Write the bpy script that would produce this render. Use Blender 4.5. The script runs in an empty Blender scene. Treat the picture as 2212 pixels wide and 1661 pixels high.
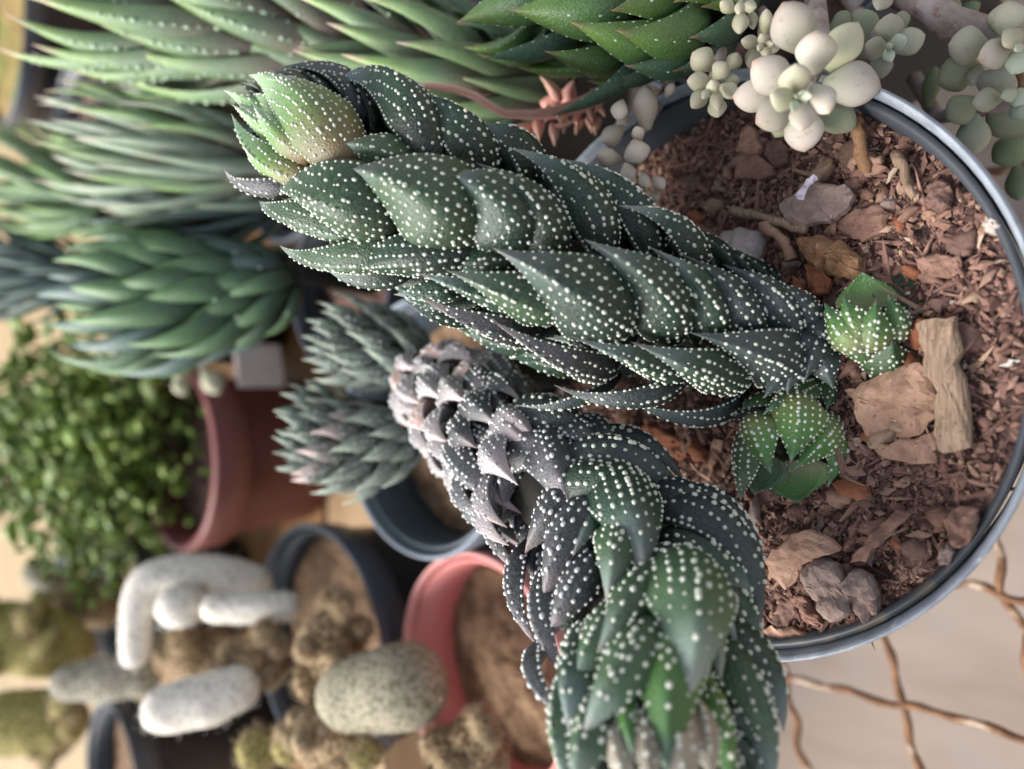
import bpy, math, random
import numpy as np
from mathutils import Vector, Matrix, noise as mnoise
random.seed(7); rng = np.random.default_rng(7)
scene = bpy.context.scene
col = scene.collection
PI = math.pi

# ------------------------------------------------------------------ camera
F = 1609.0; CX = 1106.0; CY = 830.5            # focal length / centre in 2212 px wide units
PITCH = math.radians(45)
CAM = np.array([0.0, 0.0, 0.2473])
FWD = np.array([0, math.cos(PITCH), -math.sin(PITCH)])
UPV = np.array([0, math.sin(PITCH), math.cos(PITCH)])
RGT = np.array([1.0, 0, 0])
cam = bpy.data.cameras.new('camera'); camo = bpy.data.objects.new('camera', cam); col.objects.link(camo)
M = Matrix(((-UPV[0], RGT[0], -FWD[0], CAM[0]), (-UPV[1], RGT[1], -FWD[1], CAM[1]), (-UPV[2], RGT[2], -FWD[2], CAM[2]), (0, 0, 0, 1)))
camo.matrix_world = M                           # phone held upright: the picture's left is up
cam.sensor_fit = 'HORIZONTAL'; cam.sensor_width = 36; cam.lens = F / 2212 * 36
cam.clip_start = 0.005; cam.clip_end = 60
cam.dof.use_dof = True; cam.dof.focus_distance = 0.149; cam.dof.aperture_fstop = 7.4
scene.camera = camo

# ------------------------------------------------------------------ light
SUN_DIR = Vector((-0.50, 0.42, 0.76)).normalized()      # towards the sun
w = bpy.data.worlds.new('World'); scene.world = w; w.use_nodes = True
nt = w.node_tree; bg = nt.nodes['Background']
sky = nt.nodes.new('ShaderNodeTexSky'); sky.sky_type = 'NISHITA'; sky.sun_disc = False
sky.sun_elevation = math.asin(SUN_DIR.z); sky.sun_rotation = math.atan2(SUN_DIR.x, SUN_DIR.y)
sky.air_density = 1.0; sky.dust_density = 3.0; sky.ozone_density = 1.0
dsat = nt.nodes.new('ShaderNodeHueSaturation'); dsat.inputs['Saturation'].default_value = 0.45   # thin cloud
nt.links.new(sky.outputs[0], dsat.inputs['Color']); nt.links.new(dsat.outputs[0], bg.inputs[0]); bg.inputs[1].default_value = 0.09
sl = bpy.data.lights.new('sun', 'SUN'); so = bpy.data.objects.new('sun', sl); col.objects.link(so)
sl.energy = 2.0; sl.angle = math.radians(30); sl.color = (1.0, 0.975, 0.945)
so.rotation_euler = (-SUN_DIR).to_track_quat('-Z', 'Y').to_euler()
scene.view_settings.view_transform = 'Standard'; scene.view_settings.look = 'None'
scene.view_settings.exposure = 1.5; scene.view_settings.gamma = 1.0
scene.cycles.max_bounces = 8

# ------------------------------------------------------------------ helpers
def un(x, y, t):
    """world point seen at (x, y) of the 2212 x 1661 view at axial depth t"""
    a = (x - CX) / F; b = -(y - CY) / F
    return CAM + t * (FWD - a * UPV + b * RGT)
def unz(x, y, z):
    a = (x - CX) / F; b = -(y - CY) / F
    d = FWD - a * UPV + b * RGT
    return CAM + d * ((z - CAM[2]) / d[2])
def nrm(v):
    v = np.asarray(v, float); return v / (np.linalg.norm(v) + 1e-12)
def tag(o, label=None, cat=None, group=None, kind=None):
    if label: o['label'] = label
    if cat: o['category'] = cat
    if group: o['group'] = group
    if kind: o['kind'] = kind
    return o
def thing(name, label, cat, loc, group=None):
    o = bpy.data.objects.new(name, None); col.objects.link(o); o.location = Vector(loc)
    o.empty_display_size = 0.01
    return tag(o, label, cat, group)
def mk(name, V, Fc, mat, parent=None, origin=None, attr=None, smooth=True):
    """one mesh object from world-space points; origin = the thing's base"""
    V = np.asarray(V, float)
    top = parent
    off = np.zeros(3)
    if parent is not None:
        p = parent
        while p is not None:
            off = off + np.array(p.location); p = p.parent
    org = np.zeros(3)
    if parent is None and origin is not None: org = np.array(origin, float)
    me = bpy.data.meshes.new(name)
    me.from_pydata((V - off - org).tolist(), [], Fc if isinstance(Fc, list) else Fc.tolist())
    if smooth: me.polygons.foreach_set('use_smooth', [True] * len(me.polygons))
    if attr:
        for k, a in attr.items():
            at = me.attributes.new(k, 'FLOAT', 'POINT'); at.data.foreach_set('value', np.asarray(a, np.float32))
    me.materials.append(mat); me.update()
    o = bpy.data.objects.new(name, me); col.objects.link(o)
    if parent is not None: o.parent = parent
    else: o.location = Vector(org)
    return o
def grid_faces(nu, nv, loop=True, off=0):
    i = np.arange(nu - 1)[:, None]; j = np.arange(nv if loop else nv - 1)[None, :]
    k = (j + 1) % nv
    return (np.stack([i * nv + j, i * nv + k, (i + 1) * nv + k, (i + 1) * nv + j], -1).reshape(-1, 4) + off)

# ------------------------------------------------------------------ materials
def mat_new(name):
    m = bpy.data.materials.new(name); m.use_nodes = True
    n = m.node_tree.nodes; b = n['Principled BSDF']
    return m, n, m.node_tree.links, b
def ramp(n, stops):
    r = n.new('ShaderNodeValToRGB'); e = r.color_ramp.elements
    while len(e) < len(stops): e.new(0.5)
    for el, (p, c) in zip(e, stops):
        el.position = p; el.color = (*c, 1)
    return r
def tex(n, l, scale, detail=3, rough=0.6, kind='noise', stretch=None):
    tc = n.new('ShaderNodeTexCoord')
    if kind == 'noise':
        t = n.new('ShaderNodeTexNoise'); t.inputs['Detail'].default_value = detail; t.inputs['Roughness'].default_value = rough
    else: t = n.new('ShaderNodeTexVoronoi')
    t.inputs['Scale'].default_value = scale
    if stretch:
        mp = n.new('ShaderNodeMapping'); mp.inputs['Scale'].default_value = stretch
        l.new(tc.outputs['Object'], mp.inputs[0]); l.new(mp.outputs[0], t.inputs['Vector'])
    else: l.new(tc.outputs['Object'], t.inputs['Vector'])
    return t
def mixc(n, l, fac, a, b, mode='MIX'):
    m = n.new('ShaderNodeMix'); m.data_type = 'RGBA'; m.blend_type = mode
    for sock, v in ((m.inputs['Factor'], fac), (m.inputs[6], a), (m.inputs[7], b)):
        if isinstance(v, (int, float)): sock.default_value = v
        elif isinstance(v, tuple): sock.default_value = (*v, 1)
        else: l.new(v, sock)
    return m.outputs[2]
def bump(n, l, b, h, strength, dist):
    bm = n.new('ShaderNodeBump'); bm.inputs['Strength'].default_value = strength; bm.inputs['Distance'].default_value = dist
    l.new(h, bm.inputs['Height']); l.new(bm.outputs[0], b.inputs['Normal'])
def leaf_mat(name, stops, grain=(0.2, 0.25, 0.22), gfac=0.25, rough=0.42, scale=1900, sss=0.0, mott=0.4):
    """colour along the leaf (attribute u), mottling and fine pale grain"""
    m, n, l, b = mat_new(name)
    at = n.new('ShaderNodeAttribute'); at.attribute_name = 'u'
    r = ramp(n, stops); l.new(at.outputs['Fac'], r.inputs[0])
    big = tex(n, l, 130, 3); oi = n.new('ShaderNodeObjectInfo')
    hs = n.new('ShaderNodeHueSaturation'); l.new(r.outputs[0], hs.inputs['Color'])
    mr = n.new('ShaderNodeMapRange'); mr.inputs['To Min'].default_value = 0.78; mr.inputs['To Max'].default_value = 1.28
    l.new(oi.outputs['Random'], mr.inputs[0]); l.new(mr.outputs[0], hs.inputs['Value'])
    mr2 = n.new('ShaderNodeMapRange'); mr2.inputs['To Min'].default_value = 1 - mott; mr2.inputs['To Max'].default_value = 1 + mott
    l.new(big.outputs['Fac'], mr2.inputs[0])
    mul = n.new('ShaderNodeVectorMath'); mul.operation = 'SCALE'; l.new(hs.outputs[0], mul.inputs[0]); l.new(mr2.outputs[0], mul.inputs['Scale'])
    g = tex(n, l, scale, 2, 0.7)
    gr = n.new('ShaderNodeMapRange'); gr.inputs['From Min'].default_value = 0.47; gr.inputs['From Max'].default_value = 0.70; gr.inputs['To Max'].default_value = gfac
    l.new(g.outputs['Fac'], gr.inputs[0])
    c = mixc(n, l, gr.outputs[0], mul.outputs[0], grain)
    l.new(c, b.inputs['Base Color'])
    b.inputs['Roughness'].default_value = rough; b.inputs['Specular IOR Level'].default_value = 0.5
    bump(n, l, b, g.outputs['Fac'], 0.8, 0.0003)
    if sss:
        b.inputs['Subsurface Weight'].default_value = sss; b.inputs['Subsurface Radius'].default_value = (0.4, 1.0, 0.3); b.inputs['Subsurface Scale'].default_value = 0.002
    return m
def plain_mat(name, a, b_, scale=60, rough=0.6, bs=0.3, bd=0.001, detail=4, stretch=None, spots=None, spec=0.4, bscale=None):
    m, n, l, b = mat_new(name)
    t = tex(n, l, scale, detail, 0.62, stretch=stretch)
    r = ramp(n, [(0.3, a), (0.7, b_)]); l.new(t.outputs['Fac'], r.inputs[0])
    c = r.outputs[0]
    if spots:
        s = tex(n, l, spots[1], 3, 0.65); q = n.new('ShaderNodeMapRange')
        q.inputs['From Min'].default_value = spots[2]; q.inputs['From Max'].default_value = spots[2] + 0.08; q.inputs['To Max'].default_value = spots[3]
        l.new(s.outputs['Fac'], q.inputs[0]); c = mixc(n, l, q.outputs[0], c, spots[0])
    l.new(c, b.inputs['Base Color']); b.inputs['Roughness'].default_value = rough; b.inputs['Specular IOR Level'].default_value = spec
    if bs:
        h = tex(n, l, bscale, 3, 0.65) if bscale else t
        bump(n, l, b, h.outputs['Fac'], bs, bd)
    return m
def rnd_mat(name, stops, rough=0.85, scale=900, bs=0.6, bd=0.0004, stretch=None):
    """colour picked per crumb from the attribute rnd"""
    m, n, l, b = mat_new(name)
    at = n.new('ShaderNodeAttribute'); at.attribute_name = 'rnd'
    r = ramp(n, stops); l.new(at.outputs['Fac'], r.inputs[0])
    t = tex(n, l, scale, 4, 0.7, stretch=stretch); q = n.new('ShaderNodeMapRange'); q.inputs['To Min'].default_value = 0.45; q.inputs['To Max'].default_value = 1.5
    l.new(t.outputs['Fac'], q.inputs[0])
    s = n.new('ShaderNodeVectorMath'); s.operation = 'SCALE'; l.new(r.outputs[0], s.inputs[0]); l.new(q.outputs[0], s.inputs['Scale'])
    l.new(s.outputs[0], b.inputs['Base Color']); b.inputs['Roughness'].default_value = rough; b.inputs['Specular IOR Level'].default_value = 0.25
    bump(n, l, b, t.outputs['Fac'], bs, bd)
    return m

DK = [(0.0, (0.005, 0.009, 0.007)), (0.35, (0.008, 0.025, 0.012)), (0.66, (0.016, 0.045, 0.024)), (0.86, (0.12, 0.16, 0.145)), (1.0, (0.26, 0.24, 0.22))]  # leaf green with painted light: shade in the base, keel sheen at the tip
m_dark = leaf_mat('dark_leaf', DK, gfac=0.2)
m_darkblue = leaf_mat('shaded_blue_leaf', [(0, (0.012, 0.014, 0.018)), (0.5, (0.020, 0.030, 0.030)), (0.9, (0.045, 0.062, 0.058)), (1, (0.14, 0.14, 0.14))], gfac=0.18)  # bluish, darker copy of the leaf green with shade painted into its colour
m_top = leaf_mat('young_leaf', [(0, (0.19, 0.11, 0.06)), (0.16, (0.18, 0.16, 0.06)), (0.42, (0.13, 0.24, 0.065)), (0.8, (0.30, 0.44, 0.24)), (1, (0.45, 0.5, 0.4))], gfac=0.2, sss=0.15)
m_mid = leaf_mat('green_leaf', [(0, (0.022, 0.032, 0.014)), (0.4, (0.028, 0.068, 0.022)), (0.72, (0.05, 0.095, 0.042)), (0.88, (0.17, 0.22, 0.18)), (1, (0.28, 0.26, 0.23))])  # pale stops near the tip paint reflected light on the keel
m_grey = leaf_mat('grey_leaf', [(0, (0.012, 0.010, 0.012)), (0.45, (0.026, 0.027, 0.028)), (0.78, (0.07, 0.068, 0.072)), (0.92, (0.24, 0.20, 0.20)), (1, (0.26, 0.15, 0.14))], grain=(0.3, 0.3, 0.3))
m_old = leaf_mat('old_grey_leaf', [(0, (0.11, 0.10, 0.105)), (0.5, (0.20, 0.185, 0.19)), (0.8, (0.34, 0.29, 0.29)), (1, (0.52, 0.38, 0.36))], grain=(0.4, 0.38, 0.38))
m_brightg = leaf_mat('bright_leaf', [(0, (0.12, 0.10, 0.06)), (0.3, (0.15, 0.18, 0.06)), (0.6, (0.075, 0.17, 0.035)), (0.9, (0.05, 0.13, 0.035)), (1, (0.15, 0.22, 0.18))], sss=0.1, gfac=0.15)
m_midg = leaf_mat('offset_leaf', [(0, (0.07, 0.08, 0.04)), (0.4, (0.045, 0.10, 0.03)), (0.85, (0.035, 0.085, 0.03)), (1, (0.16, 0.22, 0.18))], gfac=0.15)
m_tipbrown = leaf_mat('cream_brown_leaf', [(0, (0.30, 0.24, 0.17)), (0.5, (0.36, 0.29, 0.22)), (0.8, (0.30, 0.26, 0.2)), (1, (0.4, 0.35, 0.3))], sss=0.1, gfac=0.15)
m_hgreen = leaf_mat('fresh_green_leaf', [(0, (0.035, 0.085, 0.03)), (0.5, (0.075, 0.165, 0.04)), (0.85, (0.12, 0.21, 0.04)), (0.95, (0.17, 0.16, 0.06)), (1, (0.33, 0.12, 0.07))], grain=(0.35, 0.45, 0.3), gfac=0.22, rough=0.36, sss=0.1)
m_hdark = leaf_mat('deep_green_leaf', [(0, (0.03, 0.07, 0.045)), (0.6, (0.045, 0.105, 0.055)), (0.9, (0.06, 0.12, 0.06)), (1, (0.25, 0.12, 0.07))], grain=(0.3, 0.4, 0.33), gfac=0.2, rough=0.36)
m_sage = leaf_mat('sage_leaf', [(0, (0.09, 0.03, 0.025)), (0.2, (0.13, 0.09, 0.07)), (0.5, (0.12, 0.19, 0.10)), (0.85, (0.19, 0.30, 0.085)), (1, (0.50, 0.32, 0.25))], grain=(0.4, 0.45, 0.38), gfac=0.2, rough=0.4)
m_sageg = leaf_mat('sage_green_leaf', [(0, (0.07, 0.05, 0.04)), (0.3, (0.09, 0.14, 0.07)), (0.7, (0.12, 0.20, 0.075)), (0.92, (0.20, 0.25, 0.10)), (1, (0.45, 0.28, 0.25))], grain=(0.4, 0.45, 0.38), gfac=0.2)
m_mist = leaf_mat('grey_green_leaf', [(0, (0.15, 0.14, 0.12)), (0.4, (0.20, 0.26, 0.19)), (0.8, (0.28, 0.36, 0.24)), (1, (0.5, 0.42, 0.34))], rough=0.45)
m_lime = leaf_mat('lime_leaf', [(0, (0.06, 0.10, 0.05)), (0.4, (0.09, 0.17, 0.06)), (0.8, (0.16, 0.26, 0.06)), (0.95, (0.22, 0.25, 0.07)), (1, (0.4, 0.18, 0.08))], rough=0.4)
m_teal = leaf_mat('blue_green_leaf', [(0, (0.03, 0.05, 0.045)), (0.5, (0.06, 0.105, 0.09)), (1, (0.13, 0.19, 0.16))], rough=0.45)
m_fern = leaf_mat('rosette_green_leaf', [(0, (0.02, 0.04, 0.025)), (0.3, (0.045, 0.09, 0.045)), (0.7, (0.08, 0.165, 0.055)), (1, (0.15, 0.24, 0.10))], rough=0.4)
m_speck = leaf_mat('speckled_leaf', [(0, (0.06, 0.08, 0.072)), (0.5, (0.125, 0.16, 0.135)), (0.9, (0.28, 0.33, 0.25)), (1, (0.5, 0.45, 0.38))], gfac=0.1)
m_speckp = leaf_mat('speckled_pink_leaf', [(0, (0.05, 0.065, 0.06)), (0.5, (0.14, 0.14, 0.125)), (1, (0.6, 0.44, 0.40))], gfac=0.1)
m_pinktip = leaf_mat('pink_leaf', [(0, (0.3, 0.2, 0.18)), (1, (0.62, 0.42, 0.37))], gfac=0.1)

def dot_mat(name, c, rough=0.45, sss=0.2):
    m, n, l, b = mat_new(name); b.inputs['Base Color'].default_value = (*c, 1); b.inputs['Roughness'].default_value = rough
    b.inputs['Subsurface Weight'].default_value = sss; b.inputs['Subsurface Radius'].default_value = (1, 1, 0.9); b.inputs['Subsurface Scale'].default_value = 0.0004
    return m
m_dot = dot_mat('white_tubercle', (0.58, 0.60, 0.50)); m_dot2 = dot_mat('pale_green_tubercle', (0.42, 0.52, 0.38)); m_dots = dot_mat('dull_tubercle', (0.26, 0.29, 0.26)); m_dotg = dot_mat('grey_tubercle', (0.60, 0.60, 0.58))

# ------------------------------------------------------------------ leaves
BOWDIR = nrm(-UPV * 0.75 + RGT * 0.65)
class Leaf:
    """a fleshy leaf: convex keeled outer face, hollow inner face, pointed tip"""
    def __init__(s, base, tip, n, width, thick=0.42, bulge=0.12, keel=0.5, curl=0.0, hollow=0.12, prof='tri', nu=17, no=13, ni=7, bow=0.0, acum=0.42, qe=1.5, heel=0.60):
        s.base, s.tip = np.asarray(base, float), np.asarray(tip, float)
        s.L = np.linalg.norm(s.tip - s.base); s.ax = (s.tip - s.base) / s.L
        n = np.asarray(n, float); n = nrm(n - s.ax * np.dot(n, s.ax)); s.n = n
        s.p1 = s.base + s.ax * s.L * 0.45 + n * bulge * s.L * 2; s.curl = curl
        s.acum, s.qe, s.heel = acum, qe, heel
        s.side = nrm(np.cross(s.ax, n)); bd = s.side if np.dot(s.side, BOWDIR) > 0 else -s.side
        s.p1 = s.p1 + bd * bow * s.L * 2; s.w = width; s.th = thick * width; s.keel = keel; s.hollow = hollow; s.prof = prof
        s.nu, s.no, s.ni = nu, no, ni
        s.j = rng.normal(0, 1, 4)
    def wprof(s, u):
        if s.prof == 'tri':
            a = s.heel + (1 - s.heel) * np.sin(PI / 2 * np.clip(u / 0.32, 0, 1)); q = np.clip((u - 0.32) / 0.68, 0, 1)
            return np.where(u < 0.32, a, (1 - q ** s.qe * 0.985) * (1 - s.acum * q ** 3))
        if s.prof == 'long':
            a = 0.8 + 0.2 * np.sin(PI / 2 * np.clip(u / 0.25, 0, 1)); q = np.clip((u - 0.25) / 0.75, 0, 1)
            return np.where(u < 0.25, a, (1 - q ** 1.5) * 0.98 + 0.02)
        if s.prof == 'egg':      # obovate, short point
            x = np.clip(u, 0, 1)
            q = np.clip((x - 0.58) / 0.42, 0, 1); return np.maximum(0.02, (0.34 + 0.66 * np.sin(PI / 2 * np.clip(x / 0.58, 0, 1)) ** 1.3) * (0.55 * np.sqrt(np.clip(1 - q ** 2, 0, 1)) + 0.45 * (1 - q ** 1.7)))
    def spine(s, u):
        u = np.asarray(u, float)[..., None]
        p = (1 - u) ** 2 * s.base + 2 * u * (1 - u) * s.p1 + u ** 2 * s.tip
        t = 2 * (1 - u) * (s.p1 - s.base) + 2 * u * (s.tip - s.p1)
        return p - s.n * (s.curl * s.L) * np.clip(u - 0.6, 0, 1) ** 2 * 6 + s.side * s.L * 0.03 * s.j[0] * np.sin(u * PI), t / np.linalg.norm(t, axis=-1, keepdims=True)
    def surf(s, u, v, inner=False):
        p, t = s.spine(u); sd = s.side[None] - t * (t @ s.side)[..., None]; sd /= np.linalg.norm(sd, axis=-1, keepdims=True)
        nl = np.cross(sd, t); 
        nl = np.where((nl @ s.n)[..., None] < 0, -nl, nl)
        wp = s.wprof(u); hw = s.w / 2 * wp
        th = s.th * (wp ** 0.8) * (1 if s.prof != 'egg' else 1)
        av = np.abs(v)
        if inner:
            h = -s.hollow * th * (1 - av ** 2) if s.prof != 'egg' else -0.55 * th * (1 - av ** 2) ** 0.6
        else:
            k = s.keel * np.clip((u - 0.12) / 0.55, 0, 1)
            if s.prof == 'egg': k = 0 * u
            round_ = (1 - av ** 2.2) ** 0.75
            h = th * ((1 - k) * round_ + k * (1 - av) ** 0.85 * 1.0)
        return p + sd * (hw * v)[..., None] + nl * h[..., None]
    def mesh(s):
        u = np.linspace(0, 1, s.nu) ** 0.95; u[-1] = 0.998
        vo = np.sin(np.linspace(-PI / 2, PI / 2, s.no)); vi = np.linspace(1, -1, s.ni)[1:-1]
        U, Vv = np.meshgrid(u, vo, indexing='ij'); A = s.surf(U.ravel(), Vv.ravel()).reshape(s.nu, s.no, 3)
        U2, V2 = np.meshgrid(u, vi, indexing='ij'); B = s.surf(U2.ravel(), V2.ravel(), True).reshape(s.nu, len(vi), 3)
        G = np.concatenate([A, B], 1); nv = G.shape[1]
        V = np.concatenate([G.reshape(-1, 3), G[0].mean(0)[None], s.spine(np.array([1.0]))[0]])
        Fc = grid_faces(s.nu, nv).tolist(); c0 = s.nu * nv
        for j in range(nv):
            Fc.append([c0, (j + 1) % nv, j]); e = (s.nu - 1) * nv; Fc.append([c0 + 1, e + j, e + (j + 1) % nv])
        uu = np.concatenate([np.repeat(u, nv), [0, 1]])
        return V, Fc, uu
    def dots(s, sp, r, umin=0.08, umax=0.86, edge=True, elong=1.25, vmax=0.9, jit=0.18, keelrow=True):
        """raised tubercles in lengthwise rows on the outer face"""
        us, vs, rs = [], [], []
        ncol = max(2, int(round(s.w * 1.15 / sp))); nrow = max(3, int(s.L * 1.1 / sp))
        for k in range(ncol):
            v0 = -vmax + 2 * vmax * k / (ncol - 1)
            for i in range(nrow):
                u = umin + (umax - umin) * (i + (0.5 if k % 2 else 0) + rng.normal(0, jit)) / nrow
                wp = float(s.wprof(np.array([u]))[0])
                v = v0 / max(wp, 0.3) + rng.normal(0, jit * 0.12)
                if abs(v) > vmax or u < umin or rng.random() < 0.06: continue
                if u > 0.72 and abs(v) < 0.45 and rng.random() < 0.75: continue
                us.append(u); vs.append(v); rs.append(r * rng.uniform(0.55, 1.25) * (0.75 if u > 0.7 else 1))
        if edge:
            ne = int(s.L / (sp * 0.72))
            for sg in (-1, 1):
                for i in range(ne):
                    u = umin + (0.97 - umin) * (i + rng.uniform(-.2, .2)) / ne
                    us.append(u); vs.append(sg * 0.96); rs.append(r * rng.uniform(0.65, 0.95) * (1 - 0.5 * max(0, u - 0.6) / 0.4))
        if keelrow:
            nk = int(s.L * 0.45 / sp)
            for i in range(nk):
                us.append(0.5 + 0.4 * i / max(nk, 1)); vs.append(rng.normal(0, .03)); rs.append(r * rng.uniform(0.8, 1.2))
        if not us: return None
        us, vs, rs = np.array(us), np.clip(np.array(vs), -0.97, 0.97), np.array(rs)
        us = np.clip(us, 0.01, 0.985)
        e = 0.01
        P = s.surf(us, vs); Tu = s.surf(us + e, vs) - P; Tv = s.surf(us, np.clip(vs + e, -1, 1)) - s.surf(us, vs - e)
        Tu /= np.linalg.norm(Tu, axis=1, keepdims=True) + 1e-12
        N = np.cross(Tu, Tv); N /= np.linalg.norm(N, axis=1, keepdims=True) + 1e-12
        N = np.where((N @ s.n)[:, None] < -0.2, -N, N); Tv = np.cross(N, Tu)
        return blobs(P, N, Tu, Tv, rs, elong)
def blobs(P, N, T1, T2, rs, elong=1.2):
    k = 7
    a = np.arange(k) * 2 * PI / k
    ring = [(1.0, -0.25), (0.92, 0.30), (0.55, 0.72)]
    n = len(P); vv = []
    el = elong * rng.uniform(0.85, 1.2, n)
    for rr, hh in ring:
        for aa in a:
            vv.append(P + T1 * (rs * el * rr * math.cos(aa))[:, None] + T2 * (rs * rr * math.sin(aa))[:, None] + N * (rs * hh)[:, None])
    vv.append(P + N * (rs * 0.88)[:, None])
    V = np.stack(vv, 1); m = V.shape[1]
    f = []
    for q in range(2):
        for j in range(k): f.append((q * k + j, q * k + (j + 1) % k, (q + 1) * k + (j + 1) % k, (q + 1) * k + j))
    tri = [(2 * k + j, 2 * k + (j + 1) % k, 3 * k) for j in range(k)]
    Fq = (np.array(f)[None] + (np.arange(n) * m)[:, None, None]).reshape(-1, 4).tolist()
    Ft = (np.array(tri)[None] + (np.arange(n) * m)[:, None, None]).reshape(-1, 3).tolist()
    return V.reshape(-1, 3), Fq + Ft
def put_leaf(L, mat, parent, dmat=None, sp=0.0018, r=0.00033, label=None, name='leaf', **kw):
    V, Fc, uu = L.mesh(); o = mk(name, V, Fc, mat, parent, attr={'u': uu})
    if label: o['label'] = label
    if dmat:
        d = L.dots(sp, r, **kw)
        if d:
            t = mk('white_tubercles', d[0], d[1], dmat, o); t['kind'] = 'stuff'
    return o

class Axis:
    """a stem given by view points with depth and rosette radius; gives points on the rosette's surface"""
    def __init__(s, pts):
        p = np.array(pts, float); k = np.linspace(0, len(p) - 1, 240); i = np.arange(len(p))
        s.s = np.stack([np.interp(k, i, p[:, c]) for c in range(4)], 1)
        ker = np.hanning(41); ker /= ker.sum()
        pad = np.concatenate([np.repeat(s.s[:1], 20, 0), s.s, np.repeat(s.s[-1:], 20, 0)])
        s.s = np.stack([np.convolve(pad[:, c], ker, 'valid') for c in range(4)], 1)
        s.P = np.array([un(*q[:3]) for q in s.s])
    def at(s, x, y, rf=1.0):
        d = np.hypot(s.s[:, 0] - x, s.s[:, 1] - y); i = int(d.argmin()); R = s.s[i, 3] * rf; t = s.s[i, 2]
        z = math.sqrt(max(R * R - d[i] ** 2, 0.0))
        P = un(x, y, t - z * t / F)
        tg = nrm(s.P[min(i + 3, 239)] - s.P[max(i - 3, 0)]); v = P - s.P[i]; v = v - tg * np.dot(v, tg)
        return P, nrm(v), i
    def frame(s, i):
        tg = nrm(s.P[min(i + 3, 239)] - s.P[max(i - 3, 0)]); A = s.P[i]; toc = CAM - A; toc = nrm(toc - tg * np.dot(toc, tg))
        return A, tg, toc, np.cross(tg, toc), s.s[i, 3] * s.s[i, 2] / F
    def stem(s, name, r, mat, parent, i0=0, i1=239):
        m_ = len(s.P[i0:i1:6]); return mk(name, *tube(s.P[i0:i1:6], r * np.sqrt(np.clip(np.linspace(1.25, 0.0, m_), 0.02, 1))), mat, parent)
def tube(path, rad, k=10, cap=True):
    path = np.asarray(path, float); n = len(path); T = np.gradient(path, axis=0); T /= np.linalg.norm(T, axis=1, keepdims=True) + 1e-12
    ref = np.array([0.31, 0.2, 0.93]); V = []
    a0 = nrm(np.cross(T[0], ref))
    for i in range(n):
        a0 = nrm(a0 - T[i] * np.dot(a0, T[i])); b0 = np.cross(T[i], a0)
        for j in range(k):
            q = 2 * PI * j / k; V.append(path[i] + (a0 * math.cos(q) + b0 * math.sin(q)) * rad[i])
    Fc = grid_faces(n, k).tolist()
    if cap:
        V += [path[0], path[-1]]; c = n * k
        for j in range(k): Fc.append([c, (j + 1) % k, j]); Fc.append([c + 1, (n - 1) * k + j, (n - 1) * k + (j + 1) % k])
    return np.array(V), Fc

def traced(ax, tip, base, wpx, tipf=1.05, basef=0.72, ext=0.22, nmix=None, **kw):
    cm = kw.pop('face', 0.3); T, nT, _ = ax.at(*tip, tipf); B, nB, i = ax.at(*base, basef)
    mid = ((tip[0] + base[0]) / 2, (tip[1] + base[1]) / 2); _, n, j = ax.at(*mid, 1.0); n = nrm(n + cm * nrm(CAM - B))
    if nmix is not None: n = nrm(n + np.asarray(nmix))
    W = wpx * ax.s[j, 2] / F * 0.93
    B2 = B + (B - T) * ext - nB * 0.0035
    return Leaf(B2, T, n, W, **kw)

# ------------------------------------------------------------------ the ground, the bench
m_floor = plain_mat('beige_floor', (0.20, 0.155, 0.12), (0.37, 0.295, 0.235), scale=16, rough=0.8, bs=0.2, bd=0.002, stretch=(1, .25, 1), spots=((0.26, 0.215, 0.195), 9, 0.52, 0.7))  # stretched darker streaks: soft shadows painted into the floor colour
fl = mk('floor', [(-20, -20, -0.16), (20, -20, -0.16), (20, 20, -0.16), (-20, 20, -0.16)], [[0, 1, 2, 3]], m_floor); tag(fl, 'pale beige floor under the wire bench', kind='structure')
m_wire = plain_mat('rusty_wire', (0.07, 0.028, 0.014), (0.24, 0.12, 0.055), scale=150, rough=0.75, bs=0.5, bd=0.0006, spots=((0.42, 0.33, 0.24), 60, 0.55, 0.8))
bench = thing('wire_bench', 'rusty crimped wire mesh bench under the pots', 'bench', (0, 0.1, 0))
def wires(p, q, others, n0, n1, ph):
    p, q = p[:2], q[:2]; d = nrm(q - p); nn = np.array([-d[1], d[0]])
    offs = sorted(float(np.dot(o[:2] - p, nn)) for o in others) 
    step = abs(offs[-1] - offs[0]) / max(len(offs) - 1, 1) if len(offs) > 1 else abs(offs[0])
    for k in range(n0, n1):
        c = p + nn * step * k
        L = np.arange(-0.42, 0.62, 0.003)
        amp = 0.0010 + .0003 * math.sin(k); w_ = 2 * PI / (0.019 + .002 * math.sin(k * 1.7))
        path = [(*(c + d * s_ + nn * amp * math.sin(w_ * s_ + ph + k * 2.1) + nn * .0014 * math.sin(31 * s_ + k) + nn * .0005 * math.sin(170 * s_ + k)), -0.0045 + 0.0012 * math.sin(w_ * s_ + ph)) for s_ in L]
        mk('wire', *tube(path, list(0.0013 * (1 + .15 * np.sin(np.arange(len(path)) * 1.7 + k))), 6), m_wire, bench)
a_, b_ = unz(1912, 1390, -0.004), unz(1975, 1655, -0.004)
wires(a_, b_, [a_, unz(2172, 1290, -0.004)], -9, 8, 0.5)
a_, b_ = unz(1720, 1470, -0.004), unz(2200, 1600, -0.004)
wires(a_, b_, [a_, unz(2130, 1278, -0.004)], -9, 8, 1.7)

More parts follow.
